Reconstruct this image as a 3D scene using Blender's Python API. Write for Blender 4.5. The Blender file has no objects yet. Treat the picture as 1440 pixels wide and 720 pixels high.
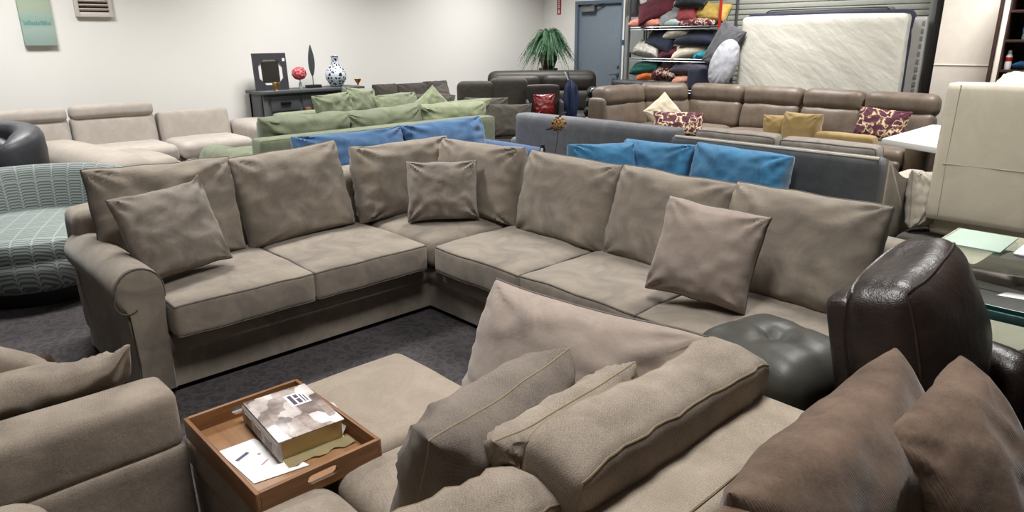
import bpy, bmesh, math, random
from math import sin, cos, pi, radians, atan2, sqrt, exp
from mathutils import Vector as V, Matrix, noise
random.seed(7)
sc = bpy.context.scene
COL = sc.collection
WM = {}            # world matrix of every object that can be a parent

# ------------------------------------------------------------------ tagging and linking
def tag(o, label, cat, group=None):
    o['label'] = label; o['category'] = cat
    if group: o['group'] = group
    return o

def thing(name, label, cat, loc=(0, 0, 0), rz=0, group=None):
    o = bpy.data.objects.new(name, None); COL.objects.link(o)
    o.empty_display_size = .1
    o.location = loc; o.rotation_euler = (0, 0, radians(rz))
    WM[o.name] = Matrix.Translation(loc) @ Matrix.Rotation(radians(rz), 4, 'Z')
    return tag(o, label, cat, group)

def finish(bm, name, mat, smooth=40):
    bmesh.ops.recalc_face_normals(bm, faces=bm.faces)
    for f in bm.faces: f.smooth = True
    a = radians(smooth)
    for e in bm.edges:
        if len(e.link_faces) == 2 and e.calc_face_angle(0) > a: e.smooth = False
    me = bpy.data.meshes.new(name); bm.to_mesh(me); bm.free()
    for m in (mat if isinstance(mat, (list, tuple)) else [mat]): me.materials.append(m)
    o = bpy.data.objects.new(name, me); COL.objects.link(o)
    return o

def part(name, bm, mat, parent, mtx=None, label=None, smooth=40):
    inv = WM[parent.name].inverted()
    if mtx is None: bm.transform(inv)
    o = finish(bm, name, mat, smooth)
    o.parent = parent
    if mtx is not None: o.matrix_basis = inv @ mtx; WM[o.name] = mtx
    else: WM[o.name] = WM[parent.name]
    if label: o['label'] = label
    return o

def solo(name, bm, mat, label, cat, group=None, mtx=None, smooth=40):
    if mtx is None:
        xs = [v.co for v in bm.verts]
        c = V(((min(v.x for v in xs)+max(v.x for v in xs))/2, (min(v.y for v in xs)+max(v.y for v in xs))/2, min(v.z for v in xs)))
        mtx = Matrix.Translation(c); bm.transform(mtx.inverted())
    o = finish(bm, name, mat, smooth); o.matrix_basis = mtx; WM[o.name] = mtx
    return tag(o, label, cat, group)

def struct(name, bm, mat, smooth=30):
    o = finish(bm, name, mat, smooth); WM[o.name] = Matrix.Identity(4); o['kind'] = 'structure'
    return o

# ------------------------------------------------------------------ shapes
def NB(): return bmesh.new()

def join(bm, other, mtx=None):
    if mtx is not None: other.transform(mtx)
    me = bpy.data.meshes.new('t'); other.to_mesh(me); other.free(); bm.from_mesh(me); bpy.data.meshes.remove(me)
    return bm

def box(bm, x0, x1, y0, y1, z0, z1, bev=0, seg=2):
    t = NB(); bmesh.ops.create_cube(t, size=1)
    for v in t.verts: v.co = V(((x0+x1)/2+v.co.x*(x1-x0), (y0+y1)/2+v.co.y*(y1-y0), (z0+z1)/2+v.co.z*(z1-z0)))
    if bev: bmesh.ops.bevel(t, geom=t.edges[:], offset=bev, segments=seg, affect='EDGES', profile=.5)
    return join(bm, t)

def prism(bm, pts, f, l0, l1, bev=0):
    """closed outline pts (a,b); f(a,b,l) -> xyz; extruded from l0 to l1"""
    t = NB()
    A = [t.verts.new(f(a, b, l0)) for a, b in pts]; B = [t.verts.new(f(a, b, l1)) for a, b in pts]
    n = len(pts)
    for i in range(n): t.faces.new((A[i], A[(i+1) % n], B[(i+1) % n], B[i]))
    c1 = t.faces.new(A); c2 = t.faces.new(B[::-1])
    if bev:
        es = list(set(list(c1.edges)+list(c2.edges)))
        bmesh.ops.bevel(t, geom=es, offset=bev, segments=2, affect='EDGES', profile=.5)
    return join(bm, t)

def tube(bm, pts, r, seg=6, closed=False, r2=None):
    pts = [V(p) for p in pts]; n = len(pts); rings = []
    up = V((0, 0, 1)); prev = None
    for i, p in enumerate(pts):
        if closed: d = pts[(i+1) % n]-pts[i-1]
        else: d = pts[min(i+1, n-1)]-pts[max(i-1, 0)]
        if d.length < 1e-9: d = V((0, 0, 1))
        d.normalize()
        if prev is None:
            a = d.cross(up)
            if a.length < .05: a = d.cross(V((1, 0, 0)))
        else: a = prev - d*prev.dot(d)
        a.normalize(); prev = a; b = d.cross(a)
        rr = r if r2 is None else r+(r2-r)*i/max(1, n-1)
        rings.append([bm.verts.new(p+a*cos(2*pi*k/seg)*rr+b*sin(2*pi*k/seg)*rr) for k in range(seg)])
    m = n if closed else n-1
    for i in range(m):
        R, S = rings[i], rings[(i+1) % n]
        for k in range(seg): bm.faces.new((R[k], R[(k+1) % seg], S[(k+1) % seg], S[k]))
    if not closed:
        bm.faces.new(rings[0][::-1]); bm.faces.new(rings[-1])
    return bm

def lathe(bm, prof, c=(0, 0, 0), seg=32):
    rings = []
    for r, z in prof:
        rings.append([bm.verts.new((c[0]+r*cos(2*pi*k/seg), c[1]+r*sin(2*pi*k/seg), c[2]+z)) for k in range(seg)] if r > 1e-5 else [bm.verts.new((c[0], c[1], c[2]+z))])
    for R, S in zip(rings, rings[1:]):
        for k in range(seg):
            q = [R[k % len(R)], R[(k+1) % len(R)], S[(k+1) % len(S)], S[k % len(S)]]
            q = [x for i, x in enumerate(q) if x not in q[:i]]
            if len(q) > 2: bm.faces.new(q)
    return bm

def sgn(x): return (x > 0)-(x < 0)
def nz(p, s=0): return noise.noise(V((p[0]+s*17.3, p[1]+s*5.1, p[2]-s*9.7)))

def soft(w, d, h, r=.03, crown=.02, crownb=0., bulge=.006, n=14, seed=0, wr=.004, ws=6, fn=None):
    """upholstered block centred on the origin: rounded edges, crowned faces, light creasing"""
    bm = NB(); bmesh.ops.create_cube(bm, size=2)
    bmesh.ops.subdivide_edges(bm, edges=bm.edges[:], cuts=n, use_grid_fill=True)
    H = V((w/2, d/2, h/2)); r = min(r, w/2*.98, d/2*.98, h/2*.98)
    soft.v = []
    for v in bm.verts:
        orig = v.co.copy(); u = V([s*(1.5-.5*s*s) for s in v.co])
        p = V([u[i]*H[i] for i in range(3)])
        core = V([max(-(H[i]-r), min(H[i]-r, p[i])) for i in range(3)])
        q = p-core
        if q.length > 1e-9: p = core+q.normalized()*r
        uu, vv, ww = p.x/H.x, p.y/H.y, p.z/H.z
        fx = (1-uu*uu); fy = (1-vv*vv); fz = (1-ww*ww)
        kz = max(0, abs(ww)*1.0)
        cr = (crown if ww > 0 else crownb)
        nx = nz((p.x*ws, p.y*ws, p.z*ws), seed+1); ny = nz((p.x*ws, p.y*ws, p.z*ws), seed+3)
        o = V((0, 0, 0))
        o.z += sgn(ww)*cr*max(0, fx)**.6*max(0, fy)**.6*kz
        o.x += uu*bulge*max(0, fy)**.5*max(0, fz)**.5
        o.y += vv*bulge*max(0, fx)**.5*max(0, fz)**.5
        o += V((nx, ny, nx*.6+ny*.6))*wr
        p = p+o
        if fn: p = V(fn(p, uu, vv, ww))
        v.co = p
        soft.v.append((orig, p.copy()))
    return bm
soft.v = []
def meshring(sign, n):
    lev = 1-2*2/(n+1)
    q = [(o, p) for o, p in soft.v if abs(o.z-sign*lev) < 1e-3 and max(abs(o.x), abs(o.y)) > .999]
    q.sort(key=lambda t: atan2(t[0].y, t[0].x)); return [p for o, p in q]

def rimline(w, d, z, r, n=6):
    pts = []
    for cx, cy, a0 in ((1, 1, 0), (-1, 1, 90), (-1, -1, 180), (1, -1, 270)):
        for k in range(n+1):
            a = radians(a0+90*k/n)
            pts.append((cx*(w/2-r)+cos(a)*r, cy*(d/2-r)+sin(a)*r, z))
    out = []
    for i in range(len(pts)):
        a, b = V(pts[i]), V(pts[(i+1) % len(pts)])
        m = max(1, int((b-a).length/.05))
        for k in range(m): out.append(a.lerp(b, k/m))
    return out

def pillow(w, h, t, p=2.6, q=.42, pinch=.05, n=32, seed=0, wr=.010, crease=.010, sag=.12, taper=0., ears=(), rim=.006, oval=0):
    """loose cushion: local X width, Y height, Z thickness; seam round the outline. Returns (mesh, outline points)."""
    bm = NB(); grid = {}
    def P(i, j, s):
        a = -1+2*i/n; b = -1+2*j/n
        u = a*(1.4-.4*a*a); v = b*(1.4-.4*b*b)
        x = w/2*u*(1-pinch*(1-v*v)*abs(u)**2)*(1-taper*v)
        y = h/2*v*(1-pinch*(1-u*u)*abs(v)**2)
        x *= sqrt(1-oval*.5*v*v); y *= sqrt(1-oval*.5*u*u)
        f = max(0., (1-abs(u)**p)*(1-abs(v)**p))**q
        z = t/2*f*(1-sag*v)
        e = 1-f
        c = 0
        for cu in (-1, 1):
            for cv in (-1, 1):
                du, dv = u-cu, v-cv; rr = sqrt(du*du+dv*dv)
                ang = atan2(dv, du)
                c += sin(ang*(9+((seed*3+cu*2+cv) % 4))+seed*1.7+cu+2*cv+s)*exp(-(rr/.55)**2)*min(1, rr/.12)
        z += crease*c*min(1, f*1.8)
        z += wr*(.6*nz((u*1.7+s, v*1.7, s*2), seed)+.35*nz((u*4, v*4+s, s), seed+2)+.5*nz((u*1.2+v*5, v*1.3-u*4, s), seed+4))*min(1, f*2.5)
        fo = nz((u*2.1+v*.8, v*1.5-u*.6, 4+s*2), seed+9); z += .7*wr*max(0, 1-abs(fo)*2.6)**2*min(1, f*1.5)
        # puckers along the seam
        z += (.35*crease if n > 25 else .2*crease)*.6*sin((u if abs(v) > abs(u) else v)*26+seed)*exp(-((1-max(abs(u), abs(v)))/.13)**2)*min(1, f*3)
        pt = V((x, y, s*(z+rim*.5)))
        pt.x += wr*.5*nz((v*2.2, u*.5, 3), seed+5); pt.y += wr*.6*nz((u*2.2, v*.5, 7), seed+6)
        for (eu, ev, ex, ey, ez, er) in ears:
            k = exp(-((u-eu)**2+(v-ev)**2)/(er*er)); pt += V((ex, ey, ez))*k
        return pt
    for s in (1, -1):
        for i in range(n+1):
            for j in range(n+1):
                edge = i in (0, n) or j in (0, n)
                grid[(i, j, s)] = bm.verts.new(P(i, j, s))
    for s in (1, -1):
        for i in range(n):
            for j in range(n):
                f = [grid[(i, j, s)], grid[(i+1, j, s)], grid[(i+1, j+1, s)], grid[(i, j+1, s)]]
                bm.faces.new(f if s == 1 else f[::-1])
    per = [(i, 0) for i in range(n)]+[(n, j) for j in range(n)]+[(n-i, n) for i in range(n)]+[(0, n-j) for j in range(n)]
    for k in range(len(per)):
        a, b = per[k], per[(k+1) % len(per)]
        bm.faces.new((grid[(*a, 1)], grid[(*a, -1)], grid[(*b, -1)], grid[(*b, 1)]))
    rimp = [(grid[(*a, 1)].co+grid[(*a, -1)].co)/2 for a in per]
    return bm, rimp

def cm(c, yaw, tilt=0, roll=0):
    """cushion pose: front normal at horizontal angle yaw (deg), leaning back by tilt, turned in its plane by roll"""
    y, t = radians(yaw), radians(tilt)
    n = V((cos(y)*cos(t), sin(y)*cos(t), sin(t))); x = V((0, 0, 1)).cross(V((cos(y), sin(y), 0))); up = n.cross(x)
    M = Matrix(((x.x, up.x, n.x, c[0]), (x.y, up.y, n.y, c[1]), (x.z, up.z, n.z, c[2]), (0, 0, 0, 1)))
    return M @ Matrix.Rotation(radians(roll), 4, 'Z')

def at(c, rz=0): return Matrix.Translation(c) @ Matrix.Rotation(radians(rz), 4, 'Z')

# ------------------------------------------------------------------ materials
def lin(h):
    h = h.lstrip('#'); o = []
    for i in (0, 2, 4):
        c = int(h[i:i+2], 16)/255
        o.append(c/12.92 if c <= .04045 else ((c+.055)/1.055)**2.4)
    return (*o, 1)

class N:
    def __init__(s, name):
        s.m = bpy.data.materials.new(name); s.m.use_nodes = True; s.t = s.m.node_tree
        s.b = s.t.nodes['Principled BSDF']; s.tc = s.t.nodes.new('ShaderNodeTexCoord')
    def new(s, k, **kw):
        n = s.t.nodes.new(k)
        for a, b in kw.items(): setattr(n, a, b)
        return n
    def lk(s, a, b): s.t.links.new(a, b)
    def noise(s, scale, detail=3, rough=.55, vec=None):
        n = s.new('ShaderNodeTexNoise'); n.inputs['Scale'].default_value = scale; n.inputs['Detail'].default_value = detail; n.inputs['Roughness'].default_value = rough
        s.lk(vec or s.tc.outputs['Object'], n.inputs['Vector']); return n.outputs['Fac']
    def ramp(s, fac, stops):
        r = s.new('ShaderNodeValToRGB'); e = r.color_ramp.elements
        while len(e) < len(stops): e.new(.5)
        for k, (p, c) in enumerate(stops): e[k].position = p; e[k].color = lin(c) if isinstance(c, str) else c
        s.lk(fac, r.inputs['Fac']); return r.outputs['Color']
    def mix(s, a, b, fac, mode='MIX'):
        m = s.new('ShaderNodeMix', data_type='RGBA', blend_type=mode)
        for k, x in ((6, a), (7, b), (0, fac)):
            if hasattr(x, 'is_linked') or hasattr(x, 'links'): s.lk(x, m.inputs[k])
            else: m.inputs[k].default_value = lin(x) if isinstance(x, str) else x
        return m.outputs[2]
    def math(s, op, a, b=None, c=None):
        m = s.new('ShaderNodeMath', operation=op)
        for k, x in enumerate((a, b, c)):
            if x is None: continue
            if isinstance(x, (int, float)): m.inputs[k].default_value = x
            else: s.lk(x, m.inputs[k])
        return m.outputs[0]
    def bump(s, h, strength=.3, dist=.01):
        b = s.new('ShaderNodeBump'); b.inputs['Strength'].default_value = strength; b.inputs['Distance'].default_value = dist
        s.lk(h, b.inputs['Height']); s.lk(b.outputs['Normal'], s.b.inputs['Normal'])
    def xyz(s, out='Object'):
        x = s.new('ShaderNodeSeparateXYZ'); s.lk(s.tc.outputs[out], x.inputs[0]); return x.outputs
    def set(s, color=None, rough=None, **kw):
        if color is not None:
            if isinstance(color, str): s.b.inputs['Base Color'].default_value = lin(color)
            else: s.lk(color, s.b.inputs['Base Color'])
        if rough is not None: s.b.inputs['Roughness'].default_value = rough
        for k, x in kw.items(): s.b.inputs[k.replace('_', ' ')].default_value = x
        return s.m

def fabric(name, dark, light, patch=5, fine=260, bump=.25, sheen=.15, fvar=.25, rough=.92):
    n = N(name)
    dn = n.new('ShaderNodeTexNoise'); dn.inputs['Scale'].default_value = patch; dn.inputs['Detail'].default_value = 5; dn.inputs['Roughness'].default_value = .62; dn.inputs['Distortion'].default_value = 1.2
    n.lk(n.tc.outputs['Object'], dn.inputs['Vector']); a = dn.outputs['Fac']; c = n.ramp(a, [(.32, dark), (.68, light)])
    f = n.noise(fine, 2, .7)
    g = n.ramp(f, [(.3, (1-fvar,)*3+(1,)), (.7, (1+fvar*.5,)*3+(1,))])
    col = n.mix(c, g, 1.0, 'MULTIPLY')
    mid = n.noise(22, 3, .6)
    h = n.math('ADD', n.math('MULTIPLY', f, .25), mid)
    n.bump(h, bump, .012)
    return n.set(col, rough, Sheen_Weight=sheen, Sheen_Roughness=.6, Specular_IOR_Level=.2)

def weave(name, dark, light, freq=430, patch=6, bump=.3):
    """tweed: crossing threads with flecks"""
    n = N(name); X = n.xyz()
    u = n.math('ADD', X[0], n.math('MULTIPLY', X[1], .55)); v = n.math('ADD', X[2], n.math('MULTIPLY', X[1], .8))
    a = n.math('SINE', n.math('MULTIPLY', u, freq*2)); b = n.math('SINE', n.math('MULTIPLY', v, freq*2))
    w = n.math('ADD', n.math('MULTIPLY', n.math('MULTIPLY', a, b), .12), .5)
    f = n.noise(520, 2, .8); p = n.noise(patch, 3, .6)
    s = n.math('ADD', n.math('ADD', n.math('MULTIPLY', w, .2), n.math('MULTIPLY', f, .55)), n.math('MULTIPLY', p, .35))
    col = n.ramp(s, [(.4, dark), (.68, light)])
    n.bump(n.math('ADD', n.math('MULTIPLY', s, .5), n.noise(20, 3)), bump, .012)
    return n.set(col, .95, Sheen_Weight=.1, Specular_IOR_Level=.15)

def cord(name, dark, light):
    n = N(name); X = n.xyz()
    s = n.math('SINE', n.math('MULTIPLY', n.math('ADD', X[0], n.math('MULTIPLY', n.noise(5, 2), .004)), 1500))
    p = n.noise(5, 4, .65)
    k = n.math('ADD', n.math('MULTIPLY', s, .02), n.math('ADD', p, n.math('MULTIPLY', n.noise(180, 2), .25)))
    col = n.ramp(k, [(.42, dark), (.8, light)])
    n.bump(n.math('ADD', n.math('MULTIPLY', s, .06), n.noise(24, 3)), .3, .01)
    return n.set(col, .9, Sheen_Weight=.25, Sheen_Roughness=.4, Specular_IOR_Level=.2)

def leather(name, dark, light, rough=.38, bump=.18, spec=.5):
    n = N(name); c = n.ramp(n.noise(7, 4), [(.35, dark), (.7, light)])
    h = n.math('ADD', n.noise(14, 4, .6), n.math('MULTIPLY', n.noise(220, 2), .18))
    n.bump(h, bump, .012); return n.set(c, rough, Specular_IOR_Level=spec)

def plain(name, col, rough=.5, metal=0, **kw):
    n = N(name); c = n.ramp(n.noise(9, 3), [(.3, tuple(x*.93 for x in lin(col)[:3])+(1,)), (.7, col)])
    return n.set(c, rough, Metallic=metal, **kw)

def wood(name, dark, light, axis=0, rough=.45):
    n = N(name); mp = n.new('ShaderNodeMapping'); s = [40, 40, 40]; s[axis] = 3
    mp.inputs['Scale'].default_value = s; n.lk(n.tc.outputs['Object'], mp.inputs['Vector'])
    f = n.noise(1.5, 5, .6, mp.outputs['Vector'])
    n.bump(f, .08, .003)
    return n.set(n.ramp(f, [(.3, dark), (.7, light)]), rough)

M = {}
M['wall'] = (lambda n: (n.bump(n.noise(160, 2), .04, .002), n.set(n.ramp(n.noise(.5, 2), [(.3, '#e2e0dc'), (.7, '#e8e6e2')]), .9))[1])(N('painted drywall'))
M['wallw'] = plain('warm white panel', '#efe6da', .8)
M['ceil'] = plain('ceiling', '#cfcdc9', .95)
def carpet():
    n = N('patterned carpet'); v = n.new('ShaderNodeTexVoronoi', feature='DISTANCE_TO_EDGE'); v.inputs['Scale'].default_value = 16
    d = n.new('ShaderNodeMix', data_type='VECTOR')
    ns = n.new('ShaderNodeTexNoise'); ns.inputs['Scale'].default_value = 7; n.lk(n.tc.outputs['Object'], ns.inputs['Vector'])
    d.inputs[0].default_value = .3; n.lk(n.tc.outputs['Object'], d.inputs[4]); n.lk(ns.outputs['Color'], d.inputs[5])
    n.lk(d.outputs[1], v.inputs['Vector'])
    e = n.ramp(v.outputs['Distance'], [(.03, '#4c4748'), (.2, '#2c292e')])
    f = n.ramp(n.noise(220, 2, .8), [(.3, '#1a1a1c'), (.75, '#6f6a6a')])
    col = n.mix(e, f, .5)
    n.bump(n.noise(300, 2), .5, .006); return n.set(col, 1, Specular_IOR_Level=.1)
M['carpet'] = carpet()
M['suede'] = fabric('taupe suede', '#736a61', '#938879', 4.5, 320, .16, .22, .12)
M['suedep'] = fabric('taupe suede pillow', '#6c635a', '#8c8277', 6, 320, .2, .25, .12)
M['suedel'] = fabric('light taupe suede', '#877a70', '#9b8c81', 6, 320, .2, .25, .12)
M['welt'] = fabric('taupe suede welt', '#554e48', '#665e56', 30, 300, .1, .1, .1)
M['tweed'] = weave('grey brown tweed', '#645a50', '#aa9d8f')
M['tweedl'] = weave('light tweed', '#716659', '#b4a797')
M['tweedd'] = weave('dark tweed pillow', '#534b45', '#8d8278')
M['twthread'] = plain('tan thread', '#8f7f66', .8)
M['otto'] = fabric('beige linen', '#8d8173', '#9e9183', 5, 300, .15, .1, .2)
M['cordb'] = cord('brown corduroy', '#514237', '#806b5c')
M['leadk'] = leather('dark brown leather', '#1e1614', '#342722', .36, .4, .55)
M['lealit'] = leather('lit dark leather', '#34332e', '#47463f', .45, .12, .4)  # dark leather with the light on it put into the colour
M['leabk'] = leather('charcoal leather', '#303136', '#424348', .48, .2)
M['leabr'] = leather('taupe leather', '#5d5146', '#706357', .48, .15, .4)
M['beige'] = fabric('beige upholstery', '#9d958d', '#aaa29a', 5, 300, .1, .1, .1)
M['beigel'] = fabric('pale beige upholstery', '#8e867c', '#9a9288', 5, 300, .1, .1, .08)
M['green'] = fabric('sage green velvet', '#5c634d', '#757c63', 5, 280, .15, .18, .1)
M['greenl'] = fabric('light sage velvet', '#70775c', '#8a9174', 5, 280, .15, .18, .1)
M['blue'] = fabric('blue velvet', '#2d4c70', '#3d6083', 6, 280, .15, .2, .1)
M['blued'] = fabric('navy blue velvet', '#213d62', '#2c4c74', 6, 280, .15, .3, .1)
M['bluet'] = fabric('teal blue velvet', '#1d5478', '#307096', 7, 280, .2, .25, .12)
M['grey'] = fabric('mid grey fabric', '#55565a', '#66676b', 6, 300, .1, .15, .12)
M['greyd'] = fabric('slate grey fabric', '#4d4f51', '#5b5d5f', 6, 300, .1, .12, .12)
M['greyc'] = fabric('grey cushion fabric', '#6f675f', '#877e74', 7, 300, .15, .15, .14)
M['greyw'] = fabric('warm pale grey fabric', '#989084', '#aaa295', 6, 300, .1, .1, .1)
M['char'] = fabric('charcoal fabric', '#37342f', '#47433d', 7, 300, .15, .1, .14)
M['charl'] = fabric('charcoal pillow fabric', '#443f39', '#57514a', 7, 300, .15, .15, .14)
M['mustard'] = fabric('mustard fabric', '#90774a', '#a38a5a', 6, 300, .15, .2, .1)
M['cream'] = fabric('cream leatherette', '#c9c1ae', '#d4ccba', 4, 200, .05, .05, .04, .6)
M['white'] = plain('white laminate', '#d9d7d2', .35)
M['black'] = plain('black plastic', '#141416', .5)
M['blkm'] = plain('black metal', '#1a1a1c', .4, .6)
M['steel'] = plain('brushed steel', '#8d8f92', .35, .9)
M['doorg'] = plain('blue grey door paint', '#747f8a', .5)
M['frameg'] = plain('door frame paint', '#5c6b7b', .5)
M['panelg'] = plain('grey steel panel', '#878b89', .5)
M['slat'] = plain('roller door paint', '#b7b9b0', .5, .1)
M['red'] = plain('red enamel', '#a8221e', .4)
M['consl'] = plain('dark grey painted wood', '#4a4d50', .5)
M['oak'] = wood('oak tray wood', '#6a4628', '#90653e', 0)
M['oaky'] = wood('oak tray wood side', '#6a4628', '#90653e', 1)
M['oakb'] = wood('oak tray board', '#86603f', '#98714f', 1, .4)
M['dkwood'] = wood('dark walnut', '#2c1c17', '#45302a', 1)
M['gold'] = plain('brass', '#b98a45', .35, .7)
M['paper'] = plain('white paper', '#e6e4e4', .8)
M['fern'] = plain('fern leaf', '#2c5a2f', .6)
M['pot'] = plain('dark brown pot', '#3a2620', .5)

def teal(flat=False):
    n = N('teal geometric weave'); X = n.xyz()
    rad = n.math('SQRT', n.math('ADD', n.math('MULTIPLY', X[0], X[0]), n.math('MULTIPLY', X[1], X[1])))
    u = n.math('MULTIPLY', n.math('ARCTAN2', X[0], n.math('MULTIPLY', X[1], -1)), .55/.105)
    v = n.math('ADD', X[2], n.math('MULTIPLY', rad, 1.0))
    if flat: u = n.math('DIVIDE', X[0], .105); v = n.math('ADD', X[2], n.math('MULTIPLY', X[1], .9))
    f = n.math('ABSOLUTE', n.math('SUBTRACT', n.math('FRACT', u), .5))            # 0 centre .. .5 column edge
    bend = n.math('MULTIPLY', n.math('MAXIMUM', n.math('SUBTRACT', f, .34), 0), .11)
    line = n.math('SINE', n.math('MULTIPLY', n.math('ADD', v, bend), 2*pi/.023))
    edge = n.math('GREATER_THAN', f, .455)
    seg = n.math('LESS_THAN', n.math('ABSOLUTE', n.math('SUBTRACT', n.math('FRACT', n.math('DIVIDE', n.math('ADD', v, bend), .125)), .5)), .03)
    k = n.math('MAXIMUM', n.math('MULTIPLY', n.math('ADD', line, 1), .5), n.math('MAXIMUM', edge, seg))
    k = n.math('ADD', n.math('MULTIPLY', k, .8), n.math('MULTIPLY', n.noise(120, 2), .3))
    col = n.ramp(k, [(.35, '#545d5b'), (.75, '#8c9491')])
    n.bump(k, .04, .003); return n.set(col, .9, Sheen_Weight=.1)
M['teal'] = teal(); M['tealf'] = teal(True)

def floral(name, base, hi, mid, scale=14):
    n = N(name); a = n.noise(scale, 2, .5)
    col = n.ramp(a, [(.48, base), (.53, mid), (.57, hi), (.61, base)])
    return n.set(col, .85)
M['flor'] = floral('maroon and cream print', '#4a1a2e', '#d8c9a8', '#8a6a4a', 13)
M['flor2'] = floral('maroon and ivory print', '#5a1a2c', '#d9d2c4', '#a88a6a', 18)

def plastic_mattress():
    n = N('white mattress in clear plastic')
    mp = n.new('ShaderNodeMapping'); mp.vector_type = 'TEXTURE'; mp.inputs['Rotation'].default_value = (radians(38), 0, 0); mp.inputs['Scale'].default_value = (1, 1.3, .45)
    n.lk(n.tc.outputs['Object'], mp.inputs['Vector'])
    f = n.noise(1.6, 4, .55, mp.outputs['Vector'])
    n.bump(f, .45, .07); n.lk(n.b.inputs['Normal'].links[0].from_socket, n.b.inputs['Coat Normal'])
    return n.set('#cfcdc2', .5, Coat_Weight=1.0, Coat_Roughness=.1)
M['matt'] = plastic_mattress()

def pil(name, w, h, t, mat, c, yaw, tilt, roll, label, cat='pillow', group=None, welt=None, **kw):
    bm, rim = pillow(w, h, t, **kw)
    m = cm(c, yaw, tilt, roll)
    o = solo(name, bm, mat, label, cat, group, m, 60)
    if welt:
        part('piping', tube(NB(), rim, .0035 if welt is not M['twthread'] else .002, 5, True), welt, o, m)
    return o

def pilpart(name, w, h, t, mat, parent, c, yaw, tilt, roll, welt=None, label=None, **kw):
    bm, rim = pillow(w, h, t, **kw)
    m = cm(c, yaw, tilt, roll)
    o = part(name, bm, mat, parent, m, label, 60)
    if welt: part('piping', tube(NB(), rim, .0045, 5, True), welt, o, m)
    return o

def blk(name, w, d, h, mat, parent, c, rz=0, welt=None, wz=None, label=None, mtx=None, **kw):
    bm = soft(w, d, h, **kw); m = mtx if mtx is not None else at(c, rz)
    o = part(name, bm, mat, parent, m, label, 60)
    if welt:
        t = NB()
        for s in (1, -1): tube(t, meshring(s, kw.get('n', 14)), .0048, 5, True)
        part('piping', t, welt, o, m)
    return o

# ================================================================== THE SETTING
b = NB(); box(b, -4, 9.7, -4, 9.45, -.1, 0); struct('floor', b, M['carpet'])
b = NB(); box(b, -4, 9.7, 9.25, 9.45, 0, 3.6); struct('wall_left', b, M['wall'])
b = NB(); box(b, 9.5, 9.7, 8.42, 9.25, 0, 3.6); box(b, 9.5, 9.7, 6.95, 7.38, 0, 3.6); box(b, 9.5, 9.7, 7.38, 8.42, 2.17, 3.6)
box(b, 9.5, 9.7, -4, 2.6, 0, 3.6); box(b, 9.5, 9.7, 2.6, 6.95, 3.3, 3.6)
struct('wall_back', b, M['wall'])
b = NB(); box(b, -4, 9.7, -4, 9.45, 3.6, 3.7); struct('ceiling', b, M['ceil'])
b = NB(); box(b, -4.2, -4, -4, 9.45, 0, 3.6); struct('wall_unseen_front', b, M['wall'])  # unseen wall behind the camera, added to bounce light and fill the mirror
b = NB(); box(b, -4.2, 9.7, -4.2, -4, 0, 3.6); struct('wall_unseen_side', b, M['wall'])  # second unseen wall, put in for bounced light and reflections
# the white partition in front of the roller door's right jamb
b = NB(); box(b, 9.1, 9.5, 2.04, 2.66, 0, 3.6, .005); box(b, 9.092, 9.1, 2.04, 2.66, 1.27, 1.275); struct('wall_right', b, M['wallw'])
b = NB(); box(b, 9.2, 9.5, 2.67, 2.76, 0, 3.6, .004)
for z in (.5, 1.2, 1.55, 1.85, 2.3): lathe(b, [(0, 0), (.008, 0), (.008, .006), (0, .006)], (9.2, 2.715, z), 8)
struct('trim_1', b, M['black'])
b = NB(); box(b, 9.3, 9.5, 2.76, 2.86, 0, 3.3, .004); struct('trim_2', b, M['panelg'])
# grey steel door
b = NB(); box(b, 9.49, 9.54, 7.43, 8.37, 0, 2.12, .003); d1 = struct('door_1', b, M['doorg'])
b = NB(); box(b, 9.44, 9.56, 8.37, 8.43, 0, 2.18, .004); box(b, 9.44, 9.56, 7.385, 7.43, 0, 2.18, .004); box(b, 9.44, 9.56, 7.43, 8.37, 2.12, 2.18, .004)
part('door_frame', b, M['frameg'], d1)
b = NB(); box(b, 9.435, 9.5, 7.35, 7.385, 0, 2.3); part('corner_guard', b, M['wall'], d1, label='white jamb strip')
b = NB(); box(b, 9.43, 9.435, 7.345, 7.39, 1.47, 1.55); part('strip_clip', b, M['blued'], d1, label='blue clip')
b = NB(); box(b, 9.42, 9.49, 7.98, 8.3, 2.0, 2.09, .008); part('door_closer', b, M['steel'], d1)
b = NB(); tube(b, [(9.45, 8.1, 2.09), (9.4, 7.95, 2.11), (9.44, 7.8, 2.13)], .012, 6); part('closer_arm', b, M['steel'], d1)
b = NB(); lathe(b, [(0, 0), (.03, 0), (.03, .02), (0, .02)], (0, 0, 0), 16); b.transform(Matrix.Translation((9.49, 7.5, 1.0)) @ Matrix.Rotation(radians(-90), 4, 'Y'))
tube(b, [(9.47, 7.5, 1.0), (9.43, 7.5, 1.0), (9.425, 7.53, 1.0), (9.425, 7.62, .995)], .011, 8)
part('lever_handle', b, M['steel'], d1)
b = NB(); lathe(b, [(0, 0), (.025, 0), (.022, .02), (0, .02)], (0, 0, 0), 16); b.transform(Matrix.Translation((9.49, 7.5, 1.13)) @ Matrix.Rotation(radians(-90), 4, 'Y'))
part('deadbolt', b, M['steel'], d1)
# corrugated roller door
b = NB(); pts = []
z = 0; k = 0
while z < 3.3:
    pts += [(9.468, z), (9.464, z+.03), (9.468, z+.056), (9.484, z+.059), (9.484, z+.067)]
    z += .07
pts += [(9.53, z), (9.53, 0)]
prism(b, pts, lambda a, c, l: (a, l, c), 2.86, 6.95); struct('door_2', b, M['slat'], 25)
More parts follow.
